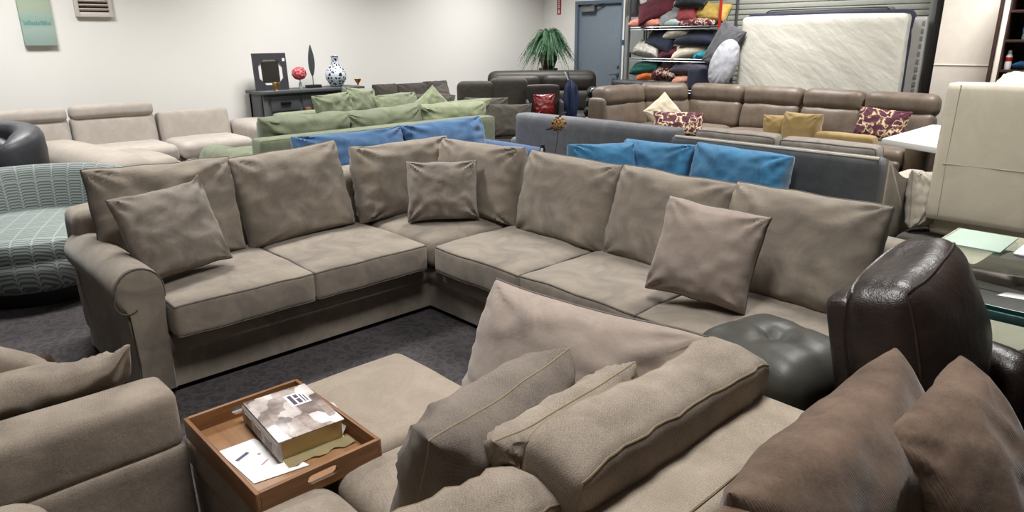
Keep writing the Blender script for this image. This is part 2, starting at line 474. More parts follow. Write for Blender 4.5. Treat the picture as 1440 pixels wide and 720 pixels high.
# grey utility panel beside the door
t = thing('utility_panel', 'tall grey steel utility panel on wall between blue door and pillow shelf', 'panel', (9.46, 7.15, 0))
b = NB(); box(b, 9.44, 9.499, 6.97, 7.34, 0, 1.9, .006); part('cover', b, M['panelg'], t)
b = NB(); box(b, 9.425, 9.44, 7.2, 7.23, 1.28, 1.36, .003); part('latch', b, M['black'], t)
b = NB(); box(b, 9.42, 9.5, 7.12, 7.3, 1.92, 2.16, .01); box(b, 9.41, 9.42, 7.14, 7.28, 1.95, 2.13, .003); solo('switch_box', b, M['greyd'], 'small dark grey wall box above the tall steel utility panel', 'box')
# red arrow sign
t = thing('fire_sign', 'narrow red and white sign on back wall above the fern', 'sign', (9.49, 8.85, 1.9))
b = NB(); box(b, 9.492, 9.5, 8.81, 8.9, 1.98, 2.28, .002); part('sign_plate', b, M['red'], t)
b = NB()
prism(b, [(8.825, 2.03), (8.885, 2.03), (8.855, 1.99)], lambda a, c, l: (l, a, c), 9.4905, 9.4915)
box(b, 9.4905, 9.4915, 8.845, 8.865, 2.03, 2.07)
for k in range(6): box(b, 9.4905, 9.4915, 8.84, 8.87, 2.09+k*.03, 2.108+k*.03)
part('sign_marks', b, M['paper'], t, label='white arrow and lettering')

# wall art
def artmat():
    n = N('aqua canvas print'); X = n.xyz(); z = X[2]
    a = n.noise(9, 4, .7); zz = n.math('ADD', z, n.math('MULTIPLY', n.math('SUBTRACT', a, .5), .1))
    col = n.ramp(n.math('MULTIPLY', zz, 1/.85), [(0, '#98afa8'), (.2, '#a5bab2'), (.3, '#8fada4'), (.38, '#a0b3a6'), (.48, '#a7b39c'), (.62, '#99ae9f'), (.8, '#8ca89f')])
    return n.set(col, .8)
t = thing('canvas_art', 'aqua striped canvas hanging at far left of the white wall', 'picture', (1.68, 9.22, 1.55))
b = NB(); box(b, 1.53, 1.83, 9.2, 9.25, 1.55, 2.4, .003); part('canvas', b, artmat(), t)
b = NB(); x = 1.555; rr = random.Random(3)
while x < 1.8:
    w = rr.choice((.008, .012, .016)); hh = rr.choice((.03, .04, .045))
    box(b, x, x+w, 9.1985, 9.2, 1.76, 1.76+hh); x += w+.005
part('lettering', b, plain('teal print', '#66908a', .8), t, label='darker teal faded lettering')
t = thing('shutter_art', 'white wooden louvre shutter hung on wall right of aqua canvas', 'wall decoration', (2.25, 9.22, 1.85))
fm = plain('distressed white wood', '#cfc5be', .8)
b = NB(); box(b, 2.06, 2.1, 9.205, 9.25, 1.85, 2.5, .004); box(b, 2.4, 2.44, 9.205, 9.25, 1.85, 2.5, .004); box(b, 2.1, 2.4, 9.205, 9.25, 1.85, 1.9, .004); part('shutter_frame', b, fm, t)
b = NB(); box(b, 2.1, 2.4, 9.243, 9.25, 1.9, 2.5); part('gap_shade', b, plain('shutter gap shade', '#5a4a42', .9), t)  # dark sheet: shade between the louvres put in as colour
for k in range(13):
    q = soft(.3, .03, .012, .004, 0, 0, 0, 2, wr=0); part('louvre', q, fm, t, Matrix.Translation((2.25, 9.225, 1.93+k*.044)) @ Matrix.Rotation(radians(-35), 4, 'X'))

# ================================================================== MAIN TAUPE SECTIONAL
S = M['suede']; W = M['welt']
t = thing('sectional_sofa', 'large taupe suede corner sofa with rolled arm in the middle of the showroom', 'sofa', (2.3, 3.3, 0))
rail = [(0, .03), (0, .19), (-.012, .20), (-.022, .215), (-.026, .245), (-.02, .275), (-.008, .292), (.02, .30), (.75, .30), (.75, .03)]
b = NB(); prism(b, rail, lambda a, c, l: (l, 3.25+a, c), .86, 2.37, .006); part('base', b, S, t)
b = NB(); prism(b, rail, lambda a, c, l: (2.36+a*.98, l, c), .95, 3.26, .006); part('base', b, S, t)
# rolled arm
prof = [(.862, .03), (.862, .40), (.872, .50)]
for k in range(0, 15):
    a = radians(-5+k*(215)/14); prof.append((.768+.105*cos(a), .545+.105*sin(a)))
prof += [(.70, .462), (.715, .44), (.718, .2), (.70, .03)]
b = NB(); prism(b, prof, lambda a, c, l: (a, l, c), 3.23, 4.12, .012); arm = part('arm', b, S, t)
cx, cz = .78, .36
b = NB(); prism(b, [(cx+(a-cx)*.93, cz+(c-cz)*.97) for a, c in prof], lambda a, c, l: (a, l, c), 3.212, 3.24, .006); fp = part('arm_front_panel', b, S, arm)
b = NB(); loop = [V((cx+(a-cx)*.95, 3.217, cz+(c-cz)*.98)) for a, c in prof][2:-1]; tube(b, loop, .005, 6)
# spiral of the roll on the front panel
tube(b, [(.655+.012+.0, 3.211, .545)]+[(.712+.052*cos(radians(a)), 3.211, .505+.055*sin(radians(a))) for a in range(150, 330, 20)], .0035, 6)
part('piping', b, W, arm)
b = NB(); tube(b, [(.7145, 3.24+k*.09, .446) for k in range(10)], .005, 6); part('piping', b, W, arm)
# backs
blk('back_frame', 2.56, .28, .72, S, t, (2.0, 4.16, .40), r=.06, crown=.01, n=14, seed=2, wr=.004)
blk('back_frame', .27, 3.12, .71, S, t, (3.15, 2.46, .395), r=.06, crown=.01, n=14, seed=3, wr=.004)
b = NB(); tube(b, [(3.02, .903, .3), (3.02, .903, .70), (3.06, .903, .748), (3.15, .9, .755), (3.24, .903, .748), (3.28, .903, .70), (3.28, .903, .3)], .006, 6); part('piping', b, W, t)
# seat cushions
for k, (x0, x1) in enumerate(((.872, 1.556), (1.56, 2.268))):
    blk('seat_cushion', x1-x0, .74, .16, S, t, ((x0+x1)/2, 3.50, .385), welt=W, r=.024, crown=.028, bulge=.012, n=18, seed=10+k, wr=.006)
blk('seat_cushion', .70, .72, .16, S, t, (2.64, 3.48, .39), r=.05, crown=.035, bulge=.006, n=16, seed=14, wr=.012, ws=8)
for k, (y1, y0) in enumerate(((3.085, 2.375), (2.37, 1.655), (1.65, .935))):
    blk('seat_cushion', .70, y1-y0, .16, S, t, (2.625, (y0+y1)/2, .385), welt=W, r=.024, crown=.03, bulge=.01, n=18, seed=20+k, wr=.008)
# loose back cushions
bc = dict(p=4.5, q=.42, pinch=.02, wr=.015, crease=.012, sag=.16, welt=W)
pilpart('back_cushion', .72, .53, .21, S, t, (1.125, 3.85, .725), -91, 13, -1, seed=1, **bc)
pilpart('back_cushion', .70, .53, .22, S, t, (1.835, 3.855, .722), -88, 14, 2.5, seed=2, **bc)
bk = dict(p=3.6, q=.40, pinch=.03, sag=.16)
pilpart('back_cushion', .80, .50, .24, S, t, (2.63, 3.84, .70), -88, 10, -1, seed=3, wr=.02, crease=.022, **bk)
pilpart('back_cushion', .78, .50, .24, S, t, (2.93, 3.44, .70), 182, 10, 1, seed=4, wr=.016, crease=.02, **bk)
pilpart('back_cushion', .70, .50, .21, S, t, (2.945, 2.66, .695), 180, 13, -1, seed=5, **bc)
pilpart('back_cushion', .70, .50, .21, S, t, (2.945, 1.965, .69), 179, 14, -1, seed=6, **bc)
pilpart('back_cushion', .70, .50, .22, S, t, (2.94, 1.285, .695), 180, 14, -1, seed=7, **bc)

# throw pillows on it
pil('throw_pillow', .45, .43, .18, M['suedep'], (1.03, 3.52, .712), -84, 26, 4, 'square taupe throw pillow leaning by the rolled arm of the corner sofa', 'pillow', 'throw pillows on the corner sofa', W, seed=11, pinch=.04, crease=.012, wr=.012, ears=((1, 1, -.01, .02, .03, .12),))
pil('throw_pillow', .44, .37, .19, M['suedep'], (2.60, 3.40, .69), -126, 14, 0, 'small taupe throw pillow standing in the inner corner of the corner sofa', 'pillow', 'throw pillows on the corner sofa', W, seed=12, pinch=.03, crease=.02, wr=.016)
pil('throw_pillow', .44, .42, .20, M['suedel'], (2.55, 1.5, .712), 196, 20, -6, 'lighter pinkish taupe throw pillow on the right wing of the corner sofa', 'pillow', 'throw pillows on the corner sofa', W, seed=13, pinch=.05, crease=.014, wr=.012)

# ================================================================== GREY BROWN TWEED SOFA AT LEFT EDGE
t = thing('tweed_sofa', 'brown grey tweed sofa cut off by the left edge, arm side turned to the viewer', 'sofa', (-.1, 2.5, 0))
T = M['tweed']
blk('arm', 1.25, .17, .19, T, t, (-.10, 2.085, .525), r=.028, crown=.006, n=16, seed=31, wr=.003)
blk('arm_base', 1.26, .19, .42, T, t, (-.10, 2.085, .235), r=.02, crown=0, n=14, seed=32, wr=.003)
blk('arm', 1.0, .16, .30, T, t, (-.12, 3.06, .42), r=.05, crown=.01, n=14, seed=33, fn=lambda p, u, v, w: (p.x, p.y, p.z-(max(0, p.x-.18)**1.3*.8 if p.z > 0 else 0)))
blk('base', 1.0, .80, .22, T, t, (-.12, 2.58, .15), r=.02, crown=0)
blk('seat_cushion', .95, .80, .16, M['tweedl'], t, (-.08, 2.58, .36), r=.05, crown=.03, n=14, seed=34)
blk('backrest', .2, 1.1, .8, T, t, (-.64, 2.55, .43), r=.06, crown=.01)
pil('throw_pillow', .62, .40, .15, T, (.17, 2.36, .56), 88, 56, 0, 'tweed pillow with a pointed corner slumped against the left tweed sofa arm', 'pillow', None, None, seed=35, crease=.014, wr=.014, ears=((-1, 1, 0, .02, .045, .16),))

# ================================================================== TWEED SECTIONAL IN THE FOREGROUND
t = thing('tweed_sectional', 'grey brown tweed sofa seen from behind in the foreground beside the ottoman', 'sofa', (.8, 1.1, 0))
TH = M['twthread']
blk('back_frame', 1.50, .19, .76, M['tweedl'], t, (.70, .605, .41), r=.03, crown=.006, n=16, seed=41, wr=.003)
b = NB(); tube(b, [(-.02+k*.1, .665, .797) for k in range(15)], .0015, 5); tube(b, [(-.02+k*.1, .54, .797) for k in range(15)], .0015, 5); part('top_stitching', b, TH, t, label='tan stitching')
blk('arm', .17, .60, .60, M['tweedl'], t, (1.545, .86, .37), r=.07, crown=.01, seed=42)
blk('arm', .27, 1.15, .54, M['tweedl'], t, (.025, 1.24, .33), r=.10, crown=.015, seed=43)
blk('base', 1.3, .9, .24, T, t, (.81, 1.1, .16), r=.02, crown=0)
blk('seat_cushion', .67, .78, .17, T, t, (1.10, 1.17, .365), r=.05, crown=.025, seed=44)
blk('seat_cushion', .60, .78, .17, T, t, (.455, 1.17, .365), r=.07, crown=.03, seed=45)
def boxed(name, w, h, th, mat, c, yaw, tilt, roll, seed):
    m = cm(c, yaw, tilt, roll)
    def f(p, u, v, ww):
        k = 1-abs(ww)
        q = nz((p.x*6, 1, seed), 3)
        pk = 1.1*(.0028*sin(p.x*105+seed+q*12)+.0022*sin(p.x*41+q*7))*max(0, min(1, (abs(v)-.35)*1.6))
        ed = max(0, (abs(u)-.75)*4)
        return (p.x*(1+.02*q), p.y+sgn(v)*(.012*k+.22*pk)*(abs(v) > .7)-.012*ed*ed*(v > 0)*v+.012*q*(v > 0), p.z+pk*sgn(ww)*(1 if abs(ww) > .5 else .3))
    o = part(name, soft(w, h, th, .022, .02, .02, .008, 28, seed, .008, 8, f), mat, t, m, None, 60)
    g = NB()
    for s in (1, -1): tube(g, meshring(s, 28), .0024, 5, True)
    for s in (): tube(g, [f(V((x_, y_, z_)), x_/w*2, y_/h*2, s*.9) for x_, y_, z_ in rimline(w+.008, h+.012, s*(th/2-.012), .045)], .0015, 5, True)
    part('stitching', g, TH, o, m, 'tan stitching')
    return o
boxed('back_cushion', .68, .45, .155, M['tweed'], (1.125, .765, .665), 90, 7, 0, 3)
boxed('back_cushion', .72, .42, .14, M['tweed'], (.41, .80, .64), 91, 10, 4, 5)
pilpart('back_cushion', .80, .45, .24, M['suedel'], t, (1.37, 1.19, .65), 184, 14, 1, W, None, seed=46, p=3.6, q=.45, pinch=.03, wr=.014, crease=.012, sag=.2, taper=.09)
pil('throw_pillow', .45, .45, .26, M['tweedd'], (.88, 1.03, .69), 98, 20, -4, 'tweed throw pillow with yellow seam nearest the book tray', 'pillow', None, M['twthread'], seed=47, crease=.006, wr=.022, pinch=.07, q=.40)
pil('throw_pillow', .44, .40, .17, M['tweed'], (.98, .92, .69), 91, 18, -3, 'tweed throw pillow wedged between seamed pillow and long back cushion', 'pillow', None, M['twthread'], seed=48, crease=.012, wr=.018, pinch=.07)

# ottoman, tray, book, paper
t = thing('ottoman', 'long beige fabric ottoman carrying a wooden tray', 'ottoman', (.97, 1.865, 0))
blk('cushion', .83, .53, .13, M['otto'], t, (.97, 1.865, .365), r=.035, crown=.012, n=16, seed=51, wr=.003)
blk('base', .81, .51, .28, M['tweed'], t, (.97, 1.865, .165), r=.015, crown=0)
t = thing('serving_tray', 'rectangular oak serving tray with cut out handle on the ottoman', 'tray', (.725, 1.775, .44))
z0, z1 = .443, .51
b = NB(); box(b, .545, .905, 1.53, 2.02, z0, z0+.012, .002); part('tray_bottom', b, M['oakb'], t)
b = NB(); box(b, .54, .552, 1.52, 2.03, z0, z1, .002); part('side', b, M['oaky'], t)
b = NB(); box(b, .898, .91, 1.52, 2.03, z0, z1, .002); part('side', b, M['oaky'], t)
for y in (1.52, 2.018):
    b = NB(); y1 = y+.012
    box(b, .552, .68, y, y1, z0, z1); box(b, .77, .898, y, y1, z0, z1); box(b, .68, .77, y, y1, z0, z0+.024); box(b, .68, .77, y, y1, z1-.016, z1)
    for xx, s in ((.68, 1), (.77, -1)):
        for zz in (z0+.024, z1-.016):
            sz = 1 if zz < .48 else -1
            prism(b, [(xx, zz), (xx+s*.012, zz), (xx+s*.004, zz+sz*.004), (xx, zz+sz*.012)], lambda a, c, l: (a, l, c), y, y1)
    part('side', b, M['oak'], t)
def cover():
    n = N('glossy printed cover'); a = n.noise(13, 3, .6)
    mp = n.new('ShaderNodeMapping'); mp.inputs['Scale'].default_value = (22, 12, 1); n.lk(n.tc.outputs['Object'], mp.inputs['Vector'])
    v = n.new('ShaderNodeTexVoronoi', distance='CHEBYCHEV'); v.inputs['Scale'].default_value = 1; n.lk(mp.outputs['Vector'], v.inputs['Vector'])
    x = n.new('ShaderNodeSeparateColor'); n.lk(v.outputs['Color'], x.inputs[0])
    s = n.math('ADD', n.math('MULTIPLY', x.outputs[0], .4), n.math('MULTIPLY', a, .6))
    return n.set(n.ramp(s, [(.22, '#574c48'), (.38, '#8d7f79'), (.5, '#b4a6a0'), (.62, '#cfc6c2'), (.75, '#dedad8')]), .25)
bk = thing('book', 'thick worn catalogue book lying in the tray', 'book', (.79, 1.82, .456), -4)
Mb = WM[bk.name]
def lb(*a, **k): b = NB(); box(b, *a, **k); return b
part('page_block', lb(-.094, .094, -.138, .138, .003, .064, bev=.002), plain('yellowed pages', '#cdb680', .8), bk, Mb)
part('front_cover', lb(-.1, .1, -.145, .145, .064, .068, bev=.001), cover(), bk, Mb)
part('back_cover', lb(-.1, .1, -.145, .145, 0, .003), M['paper'], bk, Mb)
b = NB(); prism(b, [(-.094, 0), (-.104, .01), (-.107, .034), (-.104, .058), (-.094, .068)], lambda a, c, l: (a, l, c), -.145, .145)
part('spine', b, plain('pale grey spine', '#b5aeaa', .6), bk, Mb)
spm = plain('grey spine print', '#8d8682', .7)
for y in (-.1, -.02, .06): b = NB(); box(b, -.1075, -.1055, y, y+.05, .02, .05); part('spine_mark', b, spm, bk, Mb, 'faint grey spine print')
b = NB(); box(b, .01, .072, .02, .10, .0681, .0686); ttl = part('title_label', b, M['paper'], bk, Mb, label='white title panel')
b = NB()
for i, (x0, x1, y0, y1) in enumerate(((.018, .030, .028, .092), (.036, .048, .03, .06), (.036, .048, .066, .09), (.054, .058, .03, .085), (.062, .066, .03, .075))): box(b, x0, x1, y0, y1, .0687, .0689)
part('title_lettering', b, plain('dark print', '#4d3f55', .7), ttl, Mb, 'dark title lettering')
# torn flap sticking out at the near end and loose sheet at the right
b = NB(); n_ = 16
tp = [b.verts.new((-.09+.2*i/n_, -.138, .006+.0)) for i in range(n_+1)]; bt = [b.verts.new((-.092+.205*i/n_, -.178-.008*random.random()-.006*sin(i), .002+.004*sin(i*.7)**2)) for i in range(n_+1)]
for i in range(n_): b.faces.new((tp[i], tp[i+1], bt[i+1], bt[i]))
bmesh.ops.solidify(b, geom=b.faces[:], thickness=.0015)
part('torn_flap', b, plain('torn tan paper', '#bcae84', .8), bk, Mb, 'torn tan flap')
b = NB(); vs = [b.verts.new(p) for p in ((.095, -.13, .006), (.125, -.11, .03), (.135, .0, .045), (.115, .12, .02), (.095, .13, .006))]; b.faces.new(vs); bmesh.ops.solidify(b, geom=b.faces[:], thickness=.001)
part('loose_page', b, M['paper'], bk, Mb)
t = thing('paper_sheet', 'white printed paper sheet lying in the tray beside the book', 'paper', (.64, 1.74, .456), 0)
WMp = WM[t.name]
b = NB(); prism(b, [(.575, 1.865), (.585, 1.645), (.735, 1.62), (.68, 1.86)], lambda a, c, l: (a, c, l), .4565, .4577); part('sheet', b, M['paper'], t)
b = NB(); join(b, soft(.045, .011, .0006, .0003, 0, 0, 0, 1, wr=0), at((.614, 1.79, .4583), 25)); part('stamp', b, plain('violet ink', '#5b5273', .7), t, label='violet stamp bar')
b = NB(); join(b, soft(.03, .004, .0006, .0003, 0, 0, 0, 1, wr=0), at((.65, 1.72, .4583), 30)); join(b, soft(.008, .008, .0006, .0003, 0, 0, 0, 1, wr=0), at((.655, 1.77, .4583), 30)); part('red_print', b, plain('red ink', '#b5838a', .7), t, label='small red print')

# ================================================================== BROWN CORDUROY SOFA, BOTTOM RIGHT
B = M['cordb']
t = thing('corduroy_sofa', 'brown corduroy sofa in the bottom right foreground', 'sofa', (1.2, .1, 0))
blk('back_frame', 1.85, .10, .66, B, t, (.95, .452, .37), r=.04, crown=.005)
blk('base', 1.85, .88, .24, B, t, (.95, -.04, .16), r=.02, crown=0)
blk('seat_cushion', .84, .72, .17, B, t, (1.42, -.10, .36), r=.05, crown=.02, seed=61)
blk('seat_cushion', .84, .72, .17, B, t, (.57, -.08, .36), r=.05, crown=.02, seed=62)
blk('arm', .20, .74, .52, B, t, (1.97, -.08, .36), r=.11, crown=.01, seed=63)
pilpart('back_cushion', .74, .53, .23, B, t, (1.235, .365, .675), -89, 17, 0, None, None, seed=64, p=3.2, q=.45, pinch=.03, wr=.014, crease=.003)
pilpart('back_cushion', .72, .50, .23, B, t, (.545, .365, .675), -90, 15, -2, None, None, seed=65, p=3.2, q=.45, pinch=.03, wr=.014, crease=.003)
pil('throw_pillow', .38, .46, .16, B, (1.475, .215, .725), -100, 36, 8, 'brown corduroy throw pillow leaning on the brown sofa at lower right', 'pillow', None, None, seed=66, crease=.006, wr=.014, pinch=.07)


# ================================================================== DARK LEATHER PIECES AT RIGHT
t = thing('leather_ottoman', 'dark leather tufted stool behind the tweed sofa arm', 'ottoman', (2.06, .86, 0))
def tuft(p, u, v, w):
    d = 0
    if p.z > 0:
        for cu, cv in ((0, 0),):
            rr = sqrt((u-cu)**2+(v-cv)**2); d -= .035*exp(-(rr/.22)**2)
        d -= .014*exp(-(v/.09)**2)*(1-u*u)+.014*exp(-(u/.09)**2)*(1-v*v)
    return (p.x, p.y, p.z+d*max(0, w))
c0 = (2.03, .915, .545)
blk('cushion', .37, .42, .24, M['lealit'], t, c0, -12, r=.08, crown=.03, bulge=.012, n=24, seed=71, wr=.002, fn=tuft)
b = NB(); lathe(b, [(0, .006), (.010, .004), (.014, 0), (.012, -.004)], (2.03, .915, .652), 14); part('button', b, M['lealit'], t)
blk('base', .34, .38, .40, M['lealit'], t, (2.03, .915, .23), -12, r=.03, crown=0)
t = thing('leather_recliner', 'glossy dark brown leather recliner in front of the glass table', 'armchair', (2.3, .45, 0))
L = M['leadk']
def rec(p, u, v, w):
    k = max(0, v)
    return (p.x*(1-.05*k*k), p.y+.035*k*u, p.z*(1-.22*k*k)+.02*w*(1-u*u))
bp = cm((2.12, .55, .735), -90, 14, 0)
blk('backrest', .50, .50, .20, L, t, None, mtx=bp, welt=L, r=.06, crown=.055, crownb=.02, bulge=.012, n=24, seed=72, wr=.018, ws=5, fn=rec)
blk('back_panel', .46, .46, .10, L, t, None, mtx=cm((2.12, .64, .68), -90, 14, 0), r=.04, crown=.01, n=12, seed=73)
blk('side_wing', .14, .24, .32, L, t, (2.46, .40, .50), -20, r=.065, crown=.01, n=14, seed=74, wr=.008)
blk('base', .44, .30, .5, L, t, (2.14, .50, .26), 0, r=.03, crown=0)
t = thing('leather_sofa', 'dark maroon leather sofa arm entering from the right edge below the glass table', 'sofa', (2.65, .1, 0))
LM = leather('maroon leather', '#2a1a1c', '#3a272a', .4, .15)
blk('arm', .60, .15, .16, LM, t, (2.66, .15, .59), -43, r=.07, crown=.01, seed=76)
blk('base', .58, .13, .54, M['leadk'], t, (2.66, .15, .275), -43, r=.02, crown=0)
blk('back', .14, .5, .4, LM, t, (2.60, -.35, .4), -43, r=.06, crown=.01)

# ================================================================== GLASS TABLE + CREAM FURNITURE
def glass():
    n = N('green tinted glass'); n.set('#e9f3ee', .02, Transmission_Weight=1.0, IOR=1.45); return n.m
G = glass()
t = thing('glass_table', 'rectangular glass dining table with green edge at right', 'table', (3.1, .05, 0))
b = NB(); box(b, 2.6, 3.62, -.9, .84, .738, .75, .003); part('tabletop', b, G, t)
b = NB(); box(b, 2.63, 2.645, -.88, .82, .69, .72, .002); part('apron_strip', b, plain('teal apron', '#4f7676', .25), t, label='blue green apron')
gm = plain('dark teal glass edge', '#0f3b3a', .2); gl = plain('grey table frame', '#6f7672', .4)
b = NB(); box(b, 2.592, 2.6, -.9, .84, .736, .752, .002); part('edge_strip', b, gm, t, label='dark green edge')
b = NB(); box(b, 3.3, 3.42, .2, .62, .66, .70, .004); part('bracket', b, gl, t)
b = NB(); prism(b, [(.36, .02), (.46, .02), (.52, .66), (.30, .66)], lambda a, c, l: (l, a, c), 3.33, 3.39, .003); part('leg', b, gl, t)
b = NB(); prism(b, [(-.66, .02), (-.56, .02), (-.5, .66), (-.72, .66)], lambda a, c, l: (l, a, c), 3.33, 3.39, .003); part('leg', b, gl, t)
b = NB(); tube(b, [(2.98, .3, .675), (3.35, .42, .675)], .018, 8); part('stretcher', b, gl, t)
b = NB(); box(b, 3.32, 3.40, -.8, .6, 0, .02, .004); part('base_plate', b, M['black'], t)
b = NB(); box(b, 3.28, 3.58, .60, .82, .7505, .756, .001); solo('place_mat', b, plain('pale green mat', '#a9bdae', .5), 'pale green rectangular mat lying on the glass table', 'mat')
b = NB(); box(b, 3.3, 3.56, .30, .56, .7505, .757, .001); solo('brochure', b, M['paper'], 'white brochure on the glass table at right edge', 'paper')
C = M['cream']
t = thing('cream_bench', 'long cream upholstered bench standing behind the glass table', 'bench', (4.0, .6, 0))
blk('seat', .55, 2.0, .18, C, t, (3.98, .22, .40), r=.04, crown=.012, seed=81)
blk('base', .5, 1.95, .26, C, t, (3.98, .22, .18), r=.02, crown=0)
for y in (-.7, 1.1):
    b = NB(); box(b, 3.76, 4.2, y-.04, y+.04, 0, .06, .004); part('foot', b, M['black'], t)
t = thing('cream_chair', 'low cream upholstered chair seen through the glass tabletop', 'chair', (3.05, -.1, 0))
blk('seat', .42, 1.2, .16, C, t, (3.07, .12, .44), r=.04, crown=.012, seed=82)
blk('base', .40, 1.1, .3, C, t, (3.07, .12, .21), r=.02, crown=0)
t = thing('cream_high_back_chair', 'tall cream upholstered chair back with a horizontal seam at right edge', 'chair', (4.9, .95, 0))
blk('backrest', .14, .52, .82, C, t, (4.80, 1.03, .92), r=.02, crown=.004, n=14, seed=83, wr=.002)
b = NB(); tube(b, [(4.728, .775, .86), (4.727, .9, .86), (4.727, 1.24, .86)], .004, 6); part('seam', b, M['greyw'], t, label='raised seam')
b = NB(); tube(b, [(4.728, 1.22, 1.32), (4.728, 1.225, .9), (4.728, 1.22, .53)], .003, 6); part('seam', b, M['greyw'], t)
blk('seat', .5, .52, .14, C, t, (5.08, 1.03, .46), r=.04, crown=.015)
for x in (4.8, 5.28):
    for y in (.81, 1.25):
        b = NB(); prism(b, [(-.022, -.022), (.022, -.022), (.022, .022), (-.022, .022)], lambda a, c, l, x=x, y=y: (x+a*(1 if l > .2 else .7), y+c*(1 if l > .2 else .7), l), 0, .4); part('leg', b, M['dkwood'], t)
pil('draped_cushion', .7, .5, .14, M['cream'], (5.75, .95, 1.26), 180, 78, 0, 'cream cushion lying flat behind the tall cream chair', 'cushion', None, None, seed=84, p=4)
t = thing('tall_stool', 'cream padded stool behind the tall cream chair', 'stool', (5.75, .95, 0))
blk('seat', .6, .55, .12, C, t, (5.75, .95, 1.13), r=.04, crown=.0)
for x in (5.52, 5.98):
    for y in (.73, 1.17):
        b = NB(); tube(b, [(x, y, 0), (x, y, 1.08)], .02, 8); part('leg', b, M['dkwood'], t)

# ================================================================== CAMELBACK GREY SOFA + BLUE CUSHIONS
t = thing('scoop_arm_sofa', 'grey sofa with slate back panel and scooped arms in a lit paler tone behind the blue cushions', 'sofa', (4.8, 2.2, 0))
blk('back', .12, 1.44, .86, M['greyd'], t, (4.36, 2.17, .48), r=.025, crown=.005, seed=91)
b = NB(); tube(b, [(4.315, 1.46+k*.1, .908) for k in range(15)], .012, 8); part('top_rail', b, M['greyw'], t, label='paler top edge')
for y in (1.44, 2.80):
    pts = [(4.43, .12), (4.43, .90), (4.45, .885)]+[(4.45+.40*k/12, .885-.155*sin(pi/2*k/12)) for k in range(1, 13)]+[(4.95, .738), (5.06, .745), (5.14, .735), (5.19, .70), (5.2, .65), (5.2, .12)]
    b = NB(); prism(b, pts, lambda a, c, l: (a, l, c), y, y+.1, .02); part('arm', b, M['greyw'], t)  # paler grey puts the light on the arm side into the colour
blk('seat_base', .75, 1.25, .24, M['greyw'], t, (4.8, 2.17, .28), r=.02, crown=0)
blk('seat_cushion', .70, 1.2, .14, M['greyc'], t, (4.82, 2.17, .45), r=.04, crown=.015)
for x in (4.36, 5.1):
    for y in (1.5, 2.83):
        b = NB(); tube(b, [(x, y, 0), (x, y, .13)], .016, 8, r2=.024); part('leg', b, M['black'], t)
for c in ((4.60, 2.52), (4.56, 1.85)):
    blk('back_cushion', .62, .40, .13, M['greyc'], t, None, mtx=cm((c[0], c[1], .75), 0, 6, 0), welt=M['greyd'], r=.03, crown=.02, crownb=.02, seed=int(c[1]*10))
pil('bolster_pillow', .24, .36, .13, M['greyw'], (4.86, 1.345, .60), -110, 12, -6, 'pale grey pillow propped outside the scooped sofa arm', 'pillow', None, M['greyc'], seed=92, p=3.5)
t = thing('accent_stool', 'dark stool behind the big right sofa cushion carrying a pale pillow', 'stool', (4.85, 1.30, 0))
blk('seat', .4, .2, .08, M['char'], t, (4.85, 1.31, .36), r=.03, crown=0.)
for x, y in ((4.7, 1.24), (5.0, 1.24), (4.7, 1.38), (5.0, 1.38)):
    b = NB(); tube(b, [(x, y, 0), (x, y, .33)], .014, 8); part('leg', b, M['black'], t)

t = thing('blue_velvet_sofa', 'bright blue velvet sofa with three cushions behind the right wing of the corner sofa', 'sofa', (4.0, 2.6, 0))
BT = M['bluet']
blk('base', .6, 1.3, .26, BT, t, (3.86, 2.5, .19), r=.03, crown=0)
blk('seat', .6, 1.3, .14, BT, t, (3.84, 2.5, .38), r=.04, crown=.02)
pilpart('back_cushion', .68, .44, .26, BT, t, (4.12, 2.24, .69), 178, 12, -1, None, None, seed=95, p=4.5, q=.36, pinch=.02, wr=.012, crease=.014)
pilpart('back_cushion', .58, .44, .26, BT, t, (4.12, 2.87, .67), 182, 12, 1, None, None, seed=96, p=4.5, q=.36, pinch=.02, wr=.012, crease=.014)
pilpart('back_cushion', .52, .42, .26, BT, t, (3.84, 3.14, .67), -112, 12, -2, None, None, seed=97, p=4, q=.36, pinch=.02, wr=.012, crease=.016)
b = NB(); tube(b, [(3.5, 2.0+k*.07, .775+.012*sin(k*.45)) for k in range(10)], .012, 6); tube(b, [(3.5, 2.0, .775), (3.52, 2.0, .4)], .010, 6); tube(b, [(3.5, 2.63, .768), (3.52, 2.63, .4)], .010, 6)
part('gold_rail', b, M['gold'], t, label='thin gold rail')
# navy sofa at left of the corner
t = thing('navy_sofa', 'deep blue velvet sofa behind the left wing of the corner sofa', 'sofa', (3.5, 5.0, 0))
blk('back', 2.0, .16, .72, M['blued'], t, (3.4, 5.18, .36), r=.05, crown=.01)
pilpart('back_cushion', 1.0, .46, .26, M['blue'], t, (2.93, 5.0, .655), -90, 16, -.5, None, None, seed=98, p=4, q=.36, pinch=.02, wr=.016, crease=.02)
pilpart('back_cushion', .92, .46, .26, M['blue'], t, (3.87, 5.0, .665), -90, 16, .5, None, None, seed=99, p=4, q=.36, pinch=.02, wr=.016, crease=.02)
blk('arm', .15, .92, .55, M['blued'], t, (4.42, 4.80, .38), r=.05, crown=.01)
blk('base', 2.0, .8, .34, M['blued'], t, (3.4, 4.78, .17), r=.03, crown=0)
blk('seat_cushion', 1.9, .7, .13, M['blue'], t, (3.4, 4.74, .40), r=.04, crown=.02)
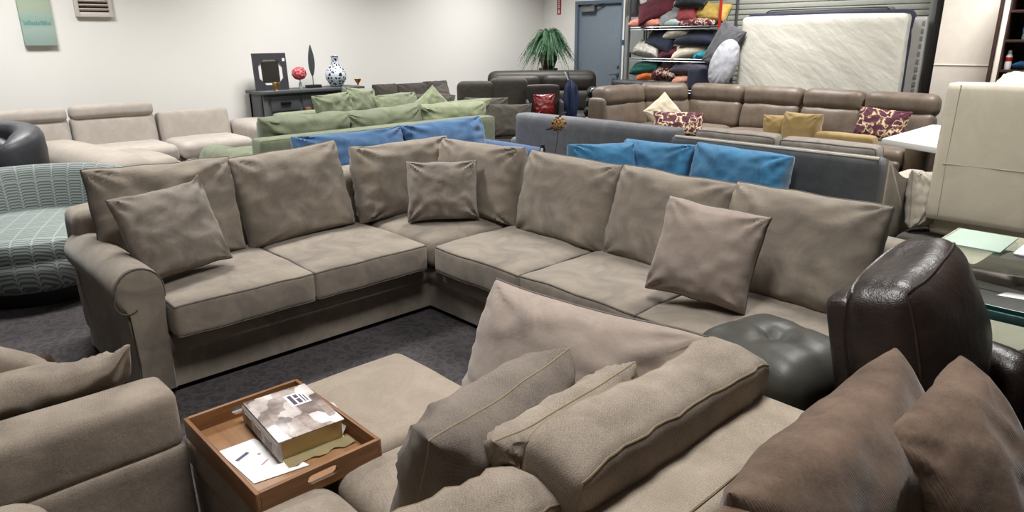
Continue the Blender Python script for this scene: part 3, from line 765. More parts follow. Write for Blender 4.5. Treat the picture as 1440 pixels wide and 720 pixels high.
# console with dried flower behind corner sofa
t = thing('sofa_table', 'slim dark table behind the corner sofa, mostly hidden', 'table', (3.66, 3.56, 0))
b = NB(); box(b, 3.52, 3.8, 3.36, 3.76, .60, .63, .004); part('top', b, M['consl'], t)
for x in (3.54, 3.78):
    for y in (3.38, 3.74):
        b = NB(); box(b, x-.014, x+.014, y-.014, y+.014, 0, .6, .002); part('leg', b, M['consl'], t)
t = thing('dried_hydrangea', 'dried brown hydrangea stem standing before the slate grey sofa back', 'flower', (3.66, 3.5, .63))
b = NB(); rr = random.Random(5); fc = V((3.70, 3.44, 1.0))
for k in range(150):
    d = V((rr.gauss(0, 1), rr.gauss(0, 1), rr.gauss(0, 1))).normalized(); p = fc+d*rr.uniform(.035, .056)
    a = d.cross(V((.3, .5, .8))).normalized(); c = d.cross(a)
    q = [b.verts.new(p+a*.013*cos(j*pi/2+k)+c*.013*sin(j*pi/2+k)+d*(.004 if j % 2 else 0)) for j in range(4)]; b.faces.new(q)
part('flower_head', b, (lambda n: n.set(n.ramp(n.noise(60, 2), [(.35, '#5a3a24'), (.5, '#9a7444'), (.65, '#c0a070')]), .9))(N('dried petals')), t)
b = NB(); tube(b, [(3.67, 3.47, .66), (3.69, 3.45, .85), (3.70, 3.44, .97)], .004, 6); part('stem', b, plain('dry stem', '#4a4a3a', .8), t)
b = NB(); lathe(b, [(0, 0), (.03, 0), (.035, .03), (.018, .07), (.014, .1), (.018, .11)], (3.66, 3.47, .631), 16); part('vase', b, M['black'], t)
b = NB()
for sx in (0, 1): pass
tube(b, [(3.70, 3.44, 1.05), (3.71, 3.42, 1.075), (3.74, 3.40, 1.085)], .008, 6); tube(b, [(3.68, 3.47, .98), (3.66, 3.50, .965), (3.65, 3.52, .96)], .012, 6, r2=.003); part('dark_leaf', b, plain('dark dry leaf', '#2c2226', .8), t)
t = thing('figurine', 'small black and white figurine poking up behind the corner sofa cushion', 'figurine', (3.66, 3.62, .63))
b = NB(); lathe(b, [(0, 0), (.035, 0), (.03, .05), (.018, .12), (.022, .17), (.012, .21), (0, .215)], (3.7, 3.6, .631), 14); part('body', b, M['black'], t)
b = NB(); tube(b, [(3.675, 3.585, .70), (3.672, 3.582, .76), (3.685, 3.59, .815)], .009, 6); part('white_stripe', b, M['paper'], t, label='white front')

# ================================================================== GREY SOFA BACK IN CENTRE
t = thing('grey_sofa', 'grey fabric sofa turned back to viewer in front of the dark recliner', 'sofa', (4.9, 3.9, 0))
blk('back', .16, 1.76, .86, M['grey'], t, (4.58, 3.87, .50), r=.04, crown=.006, seed=101)
blk('side_panel', .7, .10, .66, M['greyd'], t, (5.0, 3.02, .42), r=.03, crown=0)
blk('seat', .75, 1.62, .18, M['grey'], t, (5.02, 3.9, .38), r=.04, crown=.015)
blk('base', .74, 1.62, .2, M['greyd'], t, (5.02, 3.9, .2), r=.02, crown=0)
blk('arm', .7, .14, .50, M['grey'], t, (4.92, 4.82, .44), r=.04, crown=.008)

# ================================================================== GREEN SECTIONAL
t = thing('green_sectional', 'sage green velvet sectional sofa at left of the showroom middle', 'sofa', (3.9, 6.4, 0))
GR = M['green']; GL = M['greenl']
blk('back', 2.62, .20, .74, GR, t, (3.74, 5.72, .43), r=.03, crown=.006, seed=111)
b = NB(); tube(b, [(2.46, 5.63, .79), (3.74, 5.63, .795), (5.02, 5.63, .79)], .006, 6); part('piping', b, GL, t)
blk('base', 2.5, 2.0, .26, GR, t, (3.85, 6.7, .18), r=.03, crown=0)
for k, x in enumerate((2.95, 3.75, 4.55)): blk('seat_cushion', .79, 1.3, .15, GR, t, (x, 6.45, .38), r=.04, crown=.02, seed=112+k)
for k, (x, z) in enumerate(((3.02, .72), (3.86, .72), (4.72, .71))):
    pilpart('back_cushion', .90, .46, .28, GL if k == 2 else GR, t, (x, 6.0, z), 90, 14, (1, -2, 1)[k], None, None, seed=115+k, p=3.6, q=.36, pinch=.03, wr=.02, crease=.016)
blk('arm', .30, .95, .50, GR, t, (2.54, 6.62, .36), r=.14, crown=.02, seed=120)
blk('back', 1.85, .22, .70, GR, t, (4.53, 7.85, .42), r=.05, crown=.01)
blk('chaise_end', 1.0, 1.2, .42, GR, t, (3.3, 7.2, .24), r=.08, crown=.02)
gp = [(4.08, 7.3, .80, .48, .42, -95, 16, 4, 'square green pillow at left end of the back row on green sectional'),
      (4.50, 7.42, .82, .44, .46, -85, 20, -6, 'green pillow second from left in the back row on green sectional'),
      (4.95, 7.30, .77, .62, .40, -95, 30, 3, 'green pillow lying back in the middle of the back row on green sectional'),
      (5.28, 7.05, .74, .46, .46, -120, 20, 40, 'green pillow with a corner pointing up near right end of sectional'),
      (5.35, 6.55, .72, .72, .40, 85, 34, -2, 'long pale green pillow at the right end of green sectional')]
for k, (x, y, z, w, h, yaw, ti, ro, lab) in enumerate(gp):
    pil('throw_pillow', w, h, .20, GR if k < 3 else GL, (x, y, z), yaw, ti, ro, lab, 'pillow', 'green pillows on the sectional', None, seed=130+k, crease=.016, wr=.014)
pil('throw_pillow', .50, .34, .15, GR, (2.83, 6.35, .56), 150, 50, 10, 'green pillow slumped over the arm of green sectional', 'pillow', None, None, seed=140, crease=.02)

# ================================================================== LEFT: TEAL CHAIR, BLACK RECLINER, BEIGE SECTIONAL
t = thing('barrel_chair', 'round swivel chair in pale teal geometric fabric at left edge', 'armchair', (.72, 5.36, 0), 0)
Mt = WM[t.name]; face = radians(-112); TL = M['teal']
b = NB(); nseg = 44; rows = []
for i in range(nseg+1):
    a = face+radians(62)+radians(236)*i/nseg; k = abs(i/nseg-.5)*2
    top = .755-.20*max(0, k-.45)**1.3*2.0; ri, ro = .50, .61; pr = []
    lean = .05
    for (r_, z_) in [(ri, .30), (ri+.005, .45), (ri+lean*.6, .65), (ri+lean, top-.05), (ri+lean+.03, top-.008), (ri+lean+.06, top), (ro+lean*.9, top-.02), (ro+lean, top-.07), (ro+.02, .5), (ro-.03, .2), (ro-.10, .10), (ri-.05, .10)]:
        pr.append(b.verts.new((r_*cos(a), r_*sin(a), z_)))
    rows.append(pr)
for R, Q in zip(rows, rows[1:]):
    m = len(R)
    for j in range(m): b.faces.new((R[j], R[(j+1) % m], Q[(j+1) % m], Q[j]))
b.faces.new(rows[0]); b.faces.new(rows[-1][::-1])
part('backrest', b, TL, t, Mt)
b = NB(); lathe(b, [(0, .475), (.30, .472), (.48, .462), (.53, .44), (.545, .40), (.54, .345), (.53, .335), (.545, .31), (.54, .24), (.50, .16), (.42, .11), (0, .11)], (0, 0, 0), 48); part('seat', b, M['tealf'], t, Mt @ Matrix.Rotation(radians(-22), 4, 'Z'))
b = NB(); lathe(b, [(0, 0), (.36, 0), (.37, .03), (.36, .11), (0, .11)], (0, 0, 0), 40); part('swivel_base', b, M['black'], t, Mt)

t = thing('black_armchair', 'rounded charcoal leather armchair at left edge above the teal chair', 'armchair', (.62, 6.55, 0))
LB = M['leabk']
def arc(r, z0, z1, th, a0, a1, n=26, top=None):
    b = NB(); rows = []
    for i in range(n+1):
        a = radians(a0+(a1-a0)*i/n); tz = z1 if top is None else top(i/n); R = []
        for (dr, z_) in [(0, z0), (-.01, (z0+tz)/2), (.01, tz-.06), (.035, tz-.012), (th*.5, tz+.01), (th-.03, tz-.012), (th, tz-.06), (th+.01, (z0+tz)/2), (th, z0)]:
            R.append(b.verts.new(((r+dr)*cos(a), (r+dr)*sin(a), z_)))
        rows.append(R)
    for R, Q in zip(rows, rows[1:]):
        m = len(R)
        for j in range(m): b.faces.new((R[j], R[(j+1) % m], Q[(j+1) % m], Q[j]))
    b.faces.new(rows[0]); b.faces.new(rows[-1][::-1]); return b
Mk = WM[t.name]
def roll(r, z0, z1, th, a0, a1, n=30):
    b = NB(); rows = []
    for i in range(n+1):
        s = i/n; a = radians(a0+(a1-a0)*s); e = min(1, min(s, 1-s)*7)**.5; tz = z0+(z1+.10*sin(pi*s)-z0)*(.75+.25*e); R = []
        for k in range(14):
            q = 2*pi*k/14; cq, sq = cos(q), sin(q)
            R.append(b.verts.new(((r+th*.5*e*sgn(cq)*abs(cq)**.6)*cos(a), (r+th*.5*e*sgn(cq)*abs(cq)**.6)*sin(a), (z0+tz)/2+(tz-z0)/2*sgn(sq)*abs(sq)**.55)))
        rows.append(R)
    for R, Q in zip(rows, rows[1:]):
        m = len(R)
        for j in range(m): b.faces.new((R[j], R[(j+1) % m], Q[(j+1) % m], Q[j]))
    b.faces.new(rows[0]); b.faces.new(rows[-1][::-1]); return b
part('backrest', roll(.36, .62, .90, .22, -75, 190), LB, t, Mk)
part('outer_shell', arc(.33, .12, .66, .12, -75, 190), LB, t, Mk)
part('inner_pad', roll(.22, .46, .80, .16, -20, 150, 20), LB, t, Mk)
b = NB(); lathe(b, [(0, .52), (.2, .52), (.29, .49), (.32, .42), (.32, .14), (0, .14)], (0, 0, 0), 32); part('seat', b, LB, t, Mk)
b = NB(); lathe(b, [(0, 0), (.28, 0), (.28, .14), (0, .14)], (0, 0, 0), 32); part('base', b, M['black'], t, Mk)

t = thing('beige_sectional', 'pale beige reclining sectional along the white wall', 'sofa', (2.4, 8.6, 0))
BG = M['beige']
for k, (x0, x1, hr) in enumerate(((.9, 1.72, 1), (1.74, 2.60, 1), (2.63, 3.46, 0))):
    blk('backrest', x1-x0-.01, .22, .52, BG, t, None, mtx=cm(((x0+x1)/2, 8.92, .56 if hr else .53), -90, 10, 0), r=.04, crown=.02, seed=150+k) if False else None
    m = cm(((x0+x1)/2, 8.90, .56), -90, 10, 0)
    part('backrest', soft(x1-x0-.015, .46, .2, .045, .02, 0, .006, 14, 150+k), BG, t, m, None, 60)
    if hr:
        m = cm(((x0+x1)/2, 8.90, .835+.01*k), -90, 4, 0); part('headrest', soft(x1-x0-.02, .15, .17, .05, .015, 0, .004, 12, 155+k), BG, t, m, None, 60)
    blk('seat', x1-x0-.015, .72, .20, BG, t, ((x0+x1)/2, 8.48, .39), r=.07, crown=.02, seed=160+k)
    blk('footrest', x1-x0-.03, .08, .28, BG, t, ((x0+x1)/2, 8.13, .18), r=.03, crown=0)
blk('arm', .52, .98, .40, BG, t, (3.74, 8.60, .42), r=.09, crown=.02, seed=165)
blk('base', 3.1, .8, .2, BG, t, (2.4, 8.6, .12), r=.02, crown=0)
blk('chaise_arm', .44, 2.05, .40, M['beigel'], t, (1.60, 7.65, .40), 6, r=.13, crown=.03, seed=166)
blk('chaise_seat', .5, 1.2, .36, M['beigel'], t, (2.06, 7.95, .30), 4, r=.09, crown=.02, seed=167)

# ================================================================== CONSOLE + ORNAMENTS
t = thing('console_table', 'dark grey sideboard with drawers against the white wall', 'sideboard', (4.6, 8.98, 0))
CO = M['consl']
b = NB(); box(b, 3.86, 5.38, 8.74, 9.22, .92, .96, .006); part('top', b, CO, t)
b = NB(); box(b, 3.90, 5.34, 8.80, 9.2, .12, .92, .004); part('carcass', b, CO, t)
for x in (3.9, 5.28):
    for y in (8.78, 9.14):
        b = NB(); box(b, x, x+.06, y, y+.06, 0, .92, .004); part('leg', b, CO, t)
for k, x in enumerate((4.0, 4.44, 4.88)):
    b = NB(); box(b, x, x+.40, 8.785, 8.80, .70, .89, .004); dr = part('drawer', b, CO, t)
    b = NB(); box(b, x+.13, x+.27, 8.765, 8.785, .78, .815, .004); part('pull', b, M['blkm'], dr)
b = NB(); box(b, 3.893, 3.90, 8.86, 9.12, .2, .88, .003); part('side_panel', b, plain('grey side panel', '#474a4e', .5), t)
for k, x in enumerate((4.0, 4.66)):
    b = NB(); box(b, x, x+.62, 8.785, 8.80, .16, .66, .004); part('door', b, plain('dark cabinet front', '#33363a', .4), t)
t = thing('framed_mirror', 'small mirror in dark square frame with clipped corners on the sideboard', 'mirror', (4.15, 9.05, .96))
Mm = Matrix.Translation((4.13, 8.99, 1.19)) @ Matrix.Rotation(radians(-3), 4, 'X')
b = NB()
h_, w_, i_ = .235, .225, .165; c_ = .085
outer = [(-w_, -h_), (w_, -h_), (w_, h_), (-w_, h_)]
inner = [(-i_+c_, -i_), (i_-c_, -i_), (i_, -i_+c_), (i_, i_-c_), (i_-c_, i_), (-i_+c_, i_), (-i_, i_-c_), (-i_, -i_+c_)]
def ring(b, O, I, y0, y1):
    for y in (y0, y1):
        o = [b.verts.new((a, y, c)) for a, c in O]; i = [b.verts.new((a, y, c)) for a, c in I]
        q = [(0, 0, 1), (1, 2, 3), (2, 4, 5), (3, 6, 7)]
        for k in range(4):
            b.faces.new((o[k], i[2*k], i[2*k+1]) if True else ())
            b.faces.new((o[k], i[2*k+1], i[(2*k+2) % 8], o[(k+1) % 4]))
        (O0, I0) = (o, i) if y == y0 else (O0, I0)
    n = len(o)
    for k in range(4): b.faces.new((O0[k], O0[(k+1) % 4], o[(k+1) % 4], o[k]))
    for k in range(8): b.faces.new((I0[k], I0[(k+1) % 8], i[(k+1) % 8], i[k]))
ring(b, outer, inner, -.02, .015); part('frame', b, plain('charcoal frame', '#3b3c42', .45), t, Mm)
b = NB(); o8 = inner; j8 = [(a*.75, c*.75) for a, c in [(-i_, -i_), (i_, -i_), (i_, i_), (-i_, i_)]]
vs = [b.verts.new((a, .0, c)) for a, c in inner]; b.faces.new(vs); part('mat_border', b, M['paper'], t, Mm, 'white border')
b = NB(); box(b, -.12, .12, -.004, -.001, -.135, .135); part('mirror_glass', b, plain('mirror silver', '#e8e8e8', .03, 1.0), t, Mm)
b = NB(); box(b, .17, .205, -.0225, -.0205, .13, .17); part('sticker', b, M['paper'], t, Mm, 'white sticker')
t = thing('flamingo_ornament', 'pink feathery flamingo ornament on the sideboard beside mirror', 'ornament', (4.52, 8.95, .96))
b = NB(); rr = random.Random(9)
for k in range(80):
    d = V((rr.gauss(0, 1), rr.gauss(0, 1), rr.gauss(0, 1))).normalized(); p = V((4.5, 8.93, 1.16))+V((d.x*.09, d.y*.06, d.z*.075))
    a = d.cross(V((.2, .7, .5))).normalized(); c = d.cross(a)
    b.faces.new([b.verts.new(p+a*.038*cos(j*pi/2+k)+c*.028*sin(j*pi/2+k)+d*.008*(j % 2)) for j in range(4)])
part('petals', b, plain('coral pink', '#e0707a', .7), t)
b = NB(); tube(b, [(4.51, 8.94, .97), (4.51, 8.94, 1.14)], .006, 6); lathe(b, [(0, 0), (.025, 0), (.02, .06), (.015, .08), (0, .08)], (4.51, 8.94, .961), 12); part('stand', b, plain('grey glass stand', '#8fa0a0', .3), t)
t = thing('feather_sculpture', 'tall slim dark leaf sculpture on block base on sideboard', 'sculpture', (4.72, 8.98, .96))
b = NB(); box(b, 4.62, 4.82, 8.93, 9.03, .961, 1.0, .003); part('block_base', b, M['black'], t)
b = NB(); tube(b, [(4.72, 8.98, 1.0), (4.72, 8.98, 1.14)], .006, 6); part('rod', b, M['steel'], t)
b = NB(); n_ = 20; A, Bv, Cv, Dv = [], [], [], []
for i in range(n_+1):
    s = i/n_; w = .055*sin(pi*min(1, s*.92+.06))**.8*(1-.25*s); z_ = 1.12+.40*s
    A.append(b.verts.new((4.72-w, 8.98, z_))); Bv.append(b.verts.new((4.72, 8.965, z_))); Cv.append(b.verts.new((4.72+w, 8.98, z_))); Dv.append(b.verts.new((4.72, 8.992, z_)))
for i in range(n_):
    for P, Q in ((A, Bv), (Bv, Cv), (Cv, Dv), (Dv, A)): b.faces.new((P[i], Q[i], Q[i+1], P[i+1]))
part('leaf', b, plain('pewter leaf', '#4e5357', .45, .4), t, smooth=20)
def vasem():
    n = N('blue and white porcelain'); v = n.new('ShaderNodeTexVoronoi', feature='DISTANCE_TO_EDGE'); v.inputs['Scale'].default_value = 22
    n.lk(n.tc.outputs['Object'], v.inputs['Vector'])
    return n.set(n.ramp(v.outputs['Distance'], [(.14, '#cdd3dc'), (.2, '#26314e')]), .2)
b = NB(); lathe(b, [(0, 0), (.07, 0), (.09, .02), (.135, .09), (.148, .15), (.135, .21), (.10, .255), (.062, .285), (.052, .31), (.05, .40), (.058, .41), (.05, .415), (.044, .405), (.044, .3)], (5.07, 8.97, .961), 36)
solo('porcelain_vase', b, vasem(), 'round blue and white porcelain vase with straight neck on sideboard', 'vase')
for (x, lab) in ((4.10, 'small brass candle cup in front of the mirror'), (5.31, 'small brass candle cup at right end of the sideboard')):
    b = NB(); lathe(b, [(0, 0), (.022, 0), (.012, .02), (.014, .035), (.042, .075), (.048, .10), (.043, .10), (.012, .045), (0, .04)], (x, 8.80, .961), 20)
    solo('candle_cup', b, M['gold'], lab, 'candle holder', 'brass cups on the sideboard')
# small wooden chair back and dark box before the sideboard
b = NB(); box(b, 4.30, 5.05, 8.3, 8.7, 0, .62, .02); solo('storage_chest', b, plain('navy black chest', '#1b1f2b', .5), 'dark navy chest in front of the grey sideboard', 'chest')
b = NB(); box(b, 4.22, 4.28, 8.33, 8.38, 0, .78, .006); box(b, 4.22, 4.46, 8.33, 8.36, .62, .70, .006); box(b, 4.42, 4.46, 8.33, 8.38, 0, .70, .006); b.transform(Matrix.Translation((-.02, -.12, 0)))
solo('wooden_rack', b, plain('reddish wood', '#7a4a3c', .5), 'small reddish wooden rack before the dark chest', 'rack')

# ================================================================== DARK SOFAS AT THE BACK
CH = M['char']; CL = M['charl']
t = thing('charcoal_sofa', 'charcoal fabric sofa along the white wall behind the green pillows', 'sofa', (6.4, 8.7, 0))
blk('back', 1.5, .22, .78, CH, t, (6.2, 9.08, .44), r=.06, crown=.01)
blk('base', 1.4, .85, .4, CH, t, (6.2, 8.6, .22), r=.04, crown=.02)
for k, (x0, x1, z) in enumerate(((5.62, 5.95, .76), (6.0, 6.5, .75), (6.52, 6.9, .76))):
    pilpart('back_cushion', x1-x0+.06, .44, .2, CH, t, ((x0+x1)/2, 8.82, z-.01), -90, 14, 0, None, None, seed=170+k, p=4.5, q=.4, pinch=.02)
blk('arm', .16, .8, .62, CH, t, (5.48, 8.6, .34), r=.08, crown=.02)
pil('throw_pillow', .36, .44, .16, CL, (6.52, 8.48, .70), -125, 20, 22, 'charcoal pillow tilted on its corner against the charcoal sofa back', 'pillow', None, None, seed=175)
pil('throw_pillow', .36, .42, .14, CL, (6.08, 8.33, .64), -125, 18, 10, 'left small charcoal pillow lying behind the green pillows', 'pillow', 'small charcoal pillows', None, seed=176)
pil('throw_pillow', .36, .42, .14, CL, (6.32, 8.22, .64), -125, 18, -12, 'right small charcoal pillow lying behind the green pillows', 'pillow', 'small charcoal pillows', None, seed=177)
rz = -43.2
t = thing('leather_loveseat', 'dark leather reclining loveseat with rounded top in front of the fern', 'sofa', (8.2, 8.0, 0), rz)
Ml = WM[t.name]
def lp(name, w, d, h, c, mat, parent, **kw): return part(name, soft(w, d, h, **kw), mat, parent, WM[parent.name] @ Matrix.Translation(c), None, 60)
BK = leather('near black leather', '#2b2826', '#37332f', .5, .2, .3)
lp('back', 1.74, .3, .62, (0, .12, .77), BK, t, r=.11, crown=.01, n=18, seed=180)
for k, x in enumerate((-.42, .42)):
    lp('back_pad', .78, .2, .26, (x, -.06, .90), BK, t, r=.08, crown=.01, bulge=.02, seed=181+k); lp('lumbar_pad', .78, .22, .34, (x, -.08, .63), BK, t, r=.08, crown=.01, bulge=.02, seed=183+k)
    lp('seat', .78, .62, .22, (x, -.34, .36), BK, t, r=.07, crown=.02, seed=185+k)
lp('base', 1.7, .8, .24, (0, -.22, .13), BK, t, r=.03, crown=0)
for x in (-.93, .93): lp('arm', .18, .8, .56, (x, -.22, .30), BK, t, r=.08, crown=.01)
t = thing('charcoal_loveseat', 'charcoal fabric loveseat with two flat backs left of the dark leather loveseat', 'sofa', (6.62, 7.53, 0), rz)
for k, (x, z) in enumerate(((-.16, .70), (.30, .74))): lp('back', .52, .24, .62, (x, -.02+.02*k, z), CH, t, r=.06, crown=.01, seed=190+k)
lp('base', .84, .42, .38, (-.10, -.26, .19), CH, t, r=.04, crown=.02)
pil('throw_pillow', .60, .46, .16, CL, (6.36, 7.26, .60), -133, 18, 0, 'upper flat charcoal pillow stacked on the charcoal loveseat', 'pillow', None, None, seed=195, p=3.4)
pil('throw_pillow', .56, .44, .16, CL, (6.28, 6.70, .56), -133, 14, 0, 'lower wide charcoal pillow left of the white price tag', 'pillow', None, None, seed=196, p=3.4)
t = thing('charcoal_bench', 'low charcoal bench holding a wide charcoal pillow', 'bench', (6.26, 6.70, 0), rz)
lp('seat', .7, .34, .14, (0, .05, .27), CH, t, r=.04, crown=0); lp('base', .6, .3, .2, (0, .05, .10), CH, t, r=.02, crown=0)
# dark accent chair with red satin pillow and tag
t = thing('dark_accent_chair', 'dark slatted accent chair carrying a red satin pillow and a white tag', 'chair', (6.93, 6.73, 0), rz)
lp('seat', .46, .42, .14, (0, -.05, .43), BK, t, r=.03, crown=.01)
lp('back', .46, .07, .46, (0, .20, .74), BK, t, r=.03, crown=.01)
for x in (-.22, .24): lp('side', .04, .46, .40, (x, -.03, .58), M['leabk'], t, r=.015, crown=0)
for x in (-.2, .2):
    for y in (-.22, .16): lp('leg', .04, .04, .36, (x, y, .18), M['black'], t, r=.008, crown=0, n=3)
lp('price_tag', .10, .006, .14, (-.27, -.27, .60), M['paper'], t, r=.002, crown=0, n=2, wr=0)
pil('satin_pillow', .30, .30, .12, (lambda n: n.set(n.ramp(n.noise(9, 3), [(.3, '#5c1216'), (.7, '#84201f')]), .35))(N('red satin')), (6.90, 6.68, .72), -133, 14, 2, 'red satin pillow on the dark accent chair', 'pillow', None, None, seed=198, crease=.02)
# closed navy umbrella
t = thing('closed_umbrella', 'closed navy umbrella standing in front of dark leather loveseat', 'umbrella', (7.10, 6.38, 0))
b = NB(); tube(b, [(7.10, 6.38, .04), (7.10, 6.38, .9), (7.07, 6.42, 1.16)], .014, 8); part('pole', b, M['steel'], t)
b = NB(); n_ = 24; rows = []
for i in range(13):
    s = i/12; R = []
    for k in range(n_):
        a = 2*pi*k/n_; r_ = (.05+.035*sin(pi*s))*(1+.3*sin(a*6+s*3)) * (1 if s < .85 else (1-s)/.15*.9+.1); R.append(b.verts.new((7.10+.02*s*0+r_*cos(a)-.02*max(0, s-.6), 6.38+r_*sin(a)+.02*max(0, s-.6), .52+.56*s)))
    rows.append(R)
for R, Q in zip(rows, rows[1:]):
    for k in range(n_): b.faces.new((R[k], R[(k+1) % n_], Q[(k+1) % n_], Q[k]))
b.faces.new(rows[0][::-1]); b.faces.new(rows[-1])
part('canopy', b, plain('navy cloth', '#1f2b4d', .7), t)
b = NB(); tube(b, [(7.08, 6.41, 1.06), (7.05, 6.46, 1.16)], .016, 8, r2=.006); part('tip', b, M['paper'], t, label='pale tip')
b = NB(); lathe(b, [(0, 0), (.12, 0), (.12, .03), (.03, .06), (.025, .2), (0, .2)], (7.10, 6.38, 0), 24); part('base', b, M['black'], t)
b = NB(); lathe(b, [(0, 0), (.07, 0), (.08, .14), (.06, .18), (0, .18)], (6.94, 6.26, .36), 20); 
t2 = thing('plant_stand_jar', 'small dusky pink jar on stand below the closed umbrella', 'jar', (6.94, 6.26, 0))
part('jar', b, plain('dusky pink glaze', '#6b5356', .5), t2); b = NB(); lathe(b, [(0, 0), (.1, 0), (.1, .02), (.03, .04), (.03, .33), (.09, .35), (.09, .36), (0, .36)], (6.94, 6.26, 0), 20); part('stand', b, M['blkm'], t2)
# black shiny armchair arm beside brown sofa
t = thing('black_puffy_chair', 'shiny black quilted leather chair beside the end of the brown recliner sofa', 'armchair', (7.50, 6.30, 0), rz)
PB = leather('shiny black leather', '#15161c', '#22242c', .3, .35, .6)
for k in range(5): lp('back_roll', .34, .26, .16, (.02*k, .02*k, .36+.125*k), PB, t, r=.07, crown=.01, bulge=.015, seed=200+k, wr=.012, ws=14)
lp('base', .40, .5, .3, (0, 0, .15), PB, t, r=.05, crown=0)
# fern
t = thing('potted_fern', 'large green fern in brown pot on a stand in the room corner', 'plant', (8.78, 8.42, 0))
b = NB(); rr = random.Random(21); c0 = V((8.78, 8.42, 1.50))
for k in range(340):
    a = rr.uniform(0, 2*pi); el = rr.uniform(.05, 1.45); L_ = rr.uniform(.28, .54); d = V((cos(a), sin(a), 0)); p = c0+d*.05; pts = []
    vz = sin(el); vr = cos(el)
    for i in range(11):
        s = i/10; pts.append(c0+d*(.04+L_*vr*s*.74+.10*s*s*(1+.5*sin(k)))+V((0, 0, L_*(vz*s*2.0-(1.0+1.0*vz)*s*s))))
    tn = d.cross(V((0, 0, 1)))
    for i in range(10):
        p, q = pts[i], pts[i+1]; s = (i+.5)/10; w = .042*(1-s)**.6*(.5+1.2*min(1, s*3)*.6)
        dn = (q-p)
        for sg in (1, -1):
            for hf in (0, .5):
                o = p+dn*hf; side = tn*sg*w+V((0, 0, -.012)); tip = o+side+dn*.55
                b.faces.new([b.verts.new(x) for x in (o, o+dn*.42, tip)])
fernm = N('fern leaves'); fernm.set(fernm.ramp(fernm.noise(14, 3), [(.3, '#12301a'), (.55, '#24532c'), (.75, '#437340')]), .55)
part('fronds', b, fernm.m, t)
b = NB(); lathe(b, [(0, 1.10), (.10, 1.10), (.15, 1.24), (.165, 1.38), (.175, 1.44), (.18, 1.46), (.16, 1.46), (.15, 1.42), (0, 1.41)], (8.78, 8.42, 0), 28); part('pot', b, M['pot'], t)
b = NB(); lathe(b, [(0, 0), (.18, 0), (.18, .03), (.05, .06), (.045, 1.03), (.16, 1.07), (.16, 1.098), (0, 1.098)], (8.78, 8.42, 0), 24); part('stand', b, M['dkwood'], t)

# ================================================================== BROWN LEATHER RECLINER SECTIONAL
t = thing('brown_recliner_sectional', 'taupe brown leather reclining sectional in front of the mattress', 'sofa', (8.3, 4.2, 0))
LBn = M['leabr']
for k, (y0, y1) in enumerate(((2.38, 3.12), (3.14, 3.84), (3.86, 4.62), (4.64, 5.42))):
    yc = (y0+y1)/2; w = y1-y0-.012
    m = cm((8.56, yc, .86), 180, 6, 0); part('head_pad', soft(w, .24, .26, .08, .02, 0, .012, 14, 210+k, .006), LBn, t, m, None, 60)
    m = cm((8.50, yc, .60), 180, 12, 0); part('back_pad', soft(w, .34, .24, .06, .03, 0, .012, 14, 215+k, .007), LBn, t, m, None, 60)
    blk('seat', .72, w, .22, LBn, t, (8.0, yc, .37), r=.08, crown=.025, seed=220+k)
    blk('footrest', .1, w-.03, .3, LBn, t, (7.66, yc, .22), r=.04, crown=0)
# curved corner
for k, (x, y, yaw, w) in enumerate(((8.20, 5.68, 228, .66), (7.44, 5.84, 267, .84))):
    m = cm((x, y, .86), yaw, 6, 0); part('head_pad', soft(w, .25, .26, .09, .02, 0, .012, 14, 230+k, .01), LBn, t, m, None, 60)
    m = cm((x, y-.03, .60), yaw, 12, 0); part('back_pad', soft(w, .36, .24, .07, .03, 0, .012, 14, 235+k, .01), LBn, t, m, None, 60)
blk('seat', .9, .62, .22, LBn, t, (7.95, 5.42, .37), r=.09, crown=.03, seed=240)
blk('seat', .60, .60, .22, LBn, t, (7.44, 5.48, .37), r=.09, crown=.03, seed=241)
blk('arm', .09, .26, .82, LBn, t, (6.99, 5.83, .44), r=.05, crown=.01, seed=242)
blk('arm', .85, .22, .5, LBn, t, (8.1, 2.28, .34), r=.08, crown=.02, seed=243)
blk('base', .8, 3.2, .22, LBn, t, (8.25, 3.9, .13), r=.02, crown=0)
pil('throw_pillow', .40, .40, .12, fabric('cream linen', '#b9ab95', '#cbbea8', 6, 300), (7.58, 5.22, .66), -125, 22, 38, 'cream pillow standing on its corner on the brown recliner sectional', 'pillow', None, None, seed=250)
pil('throw_pillow', .60, .30, .13, M['flor'], (7.20, 4.75, .60), -145, 30, -2, 'long maroon and cream print pillow at the left end of brown sectional', 'pillow', None, None, seed=251)
pil('throw_pillow', .52, .36, .14, M['flor'], (8.16, 2.80, .66), 188, 20, -4, 'maroon print pillow on the right seat of brown sectional', 'pillow', None, None, seed=252)
# mustard loveseat
t = thing('mustard_loveseat', 'mustard yellow low sofa in front of the brown recliner sectional', 'sofa', (6.95, 2.9, 0))
MU = M['mustard']
blk('back', .18, .66, .60, MU, t, (6.72, 2.66, .42), r=.04, crown=.01)
blk('base', .6, 1.3, .32, MU, t, (7.0, 2.95, .2), r=.03, crown=.02)
pilpart('back_cushion', .36, .36, .16, MU, t, (6.82, 3.28, .66), 205, 12, 0, None, None, seed=255, p=4, q=.42)
pilpart('back_cushion', .38, .42, .20, MU, t, (6.70, 3.02, .68), 176, 8, 0, None, None, seed=256, p=4.5, q=.4)
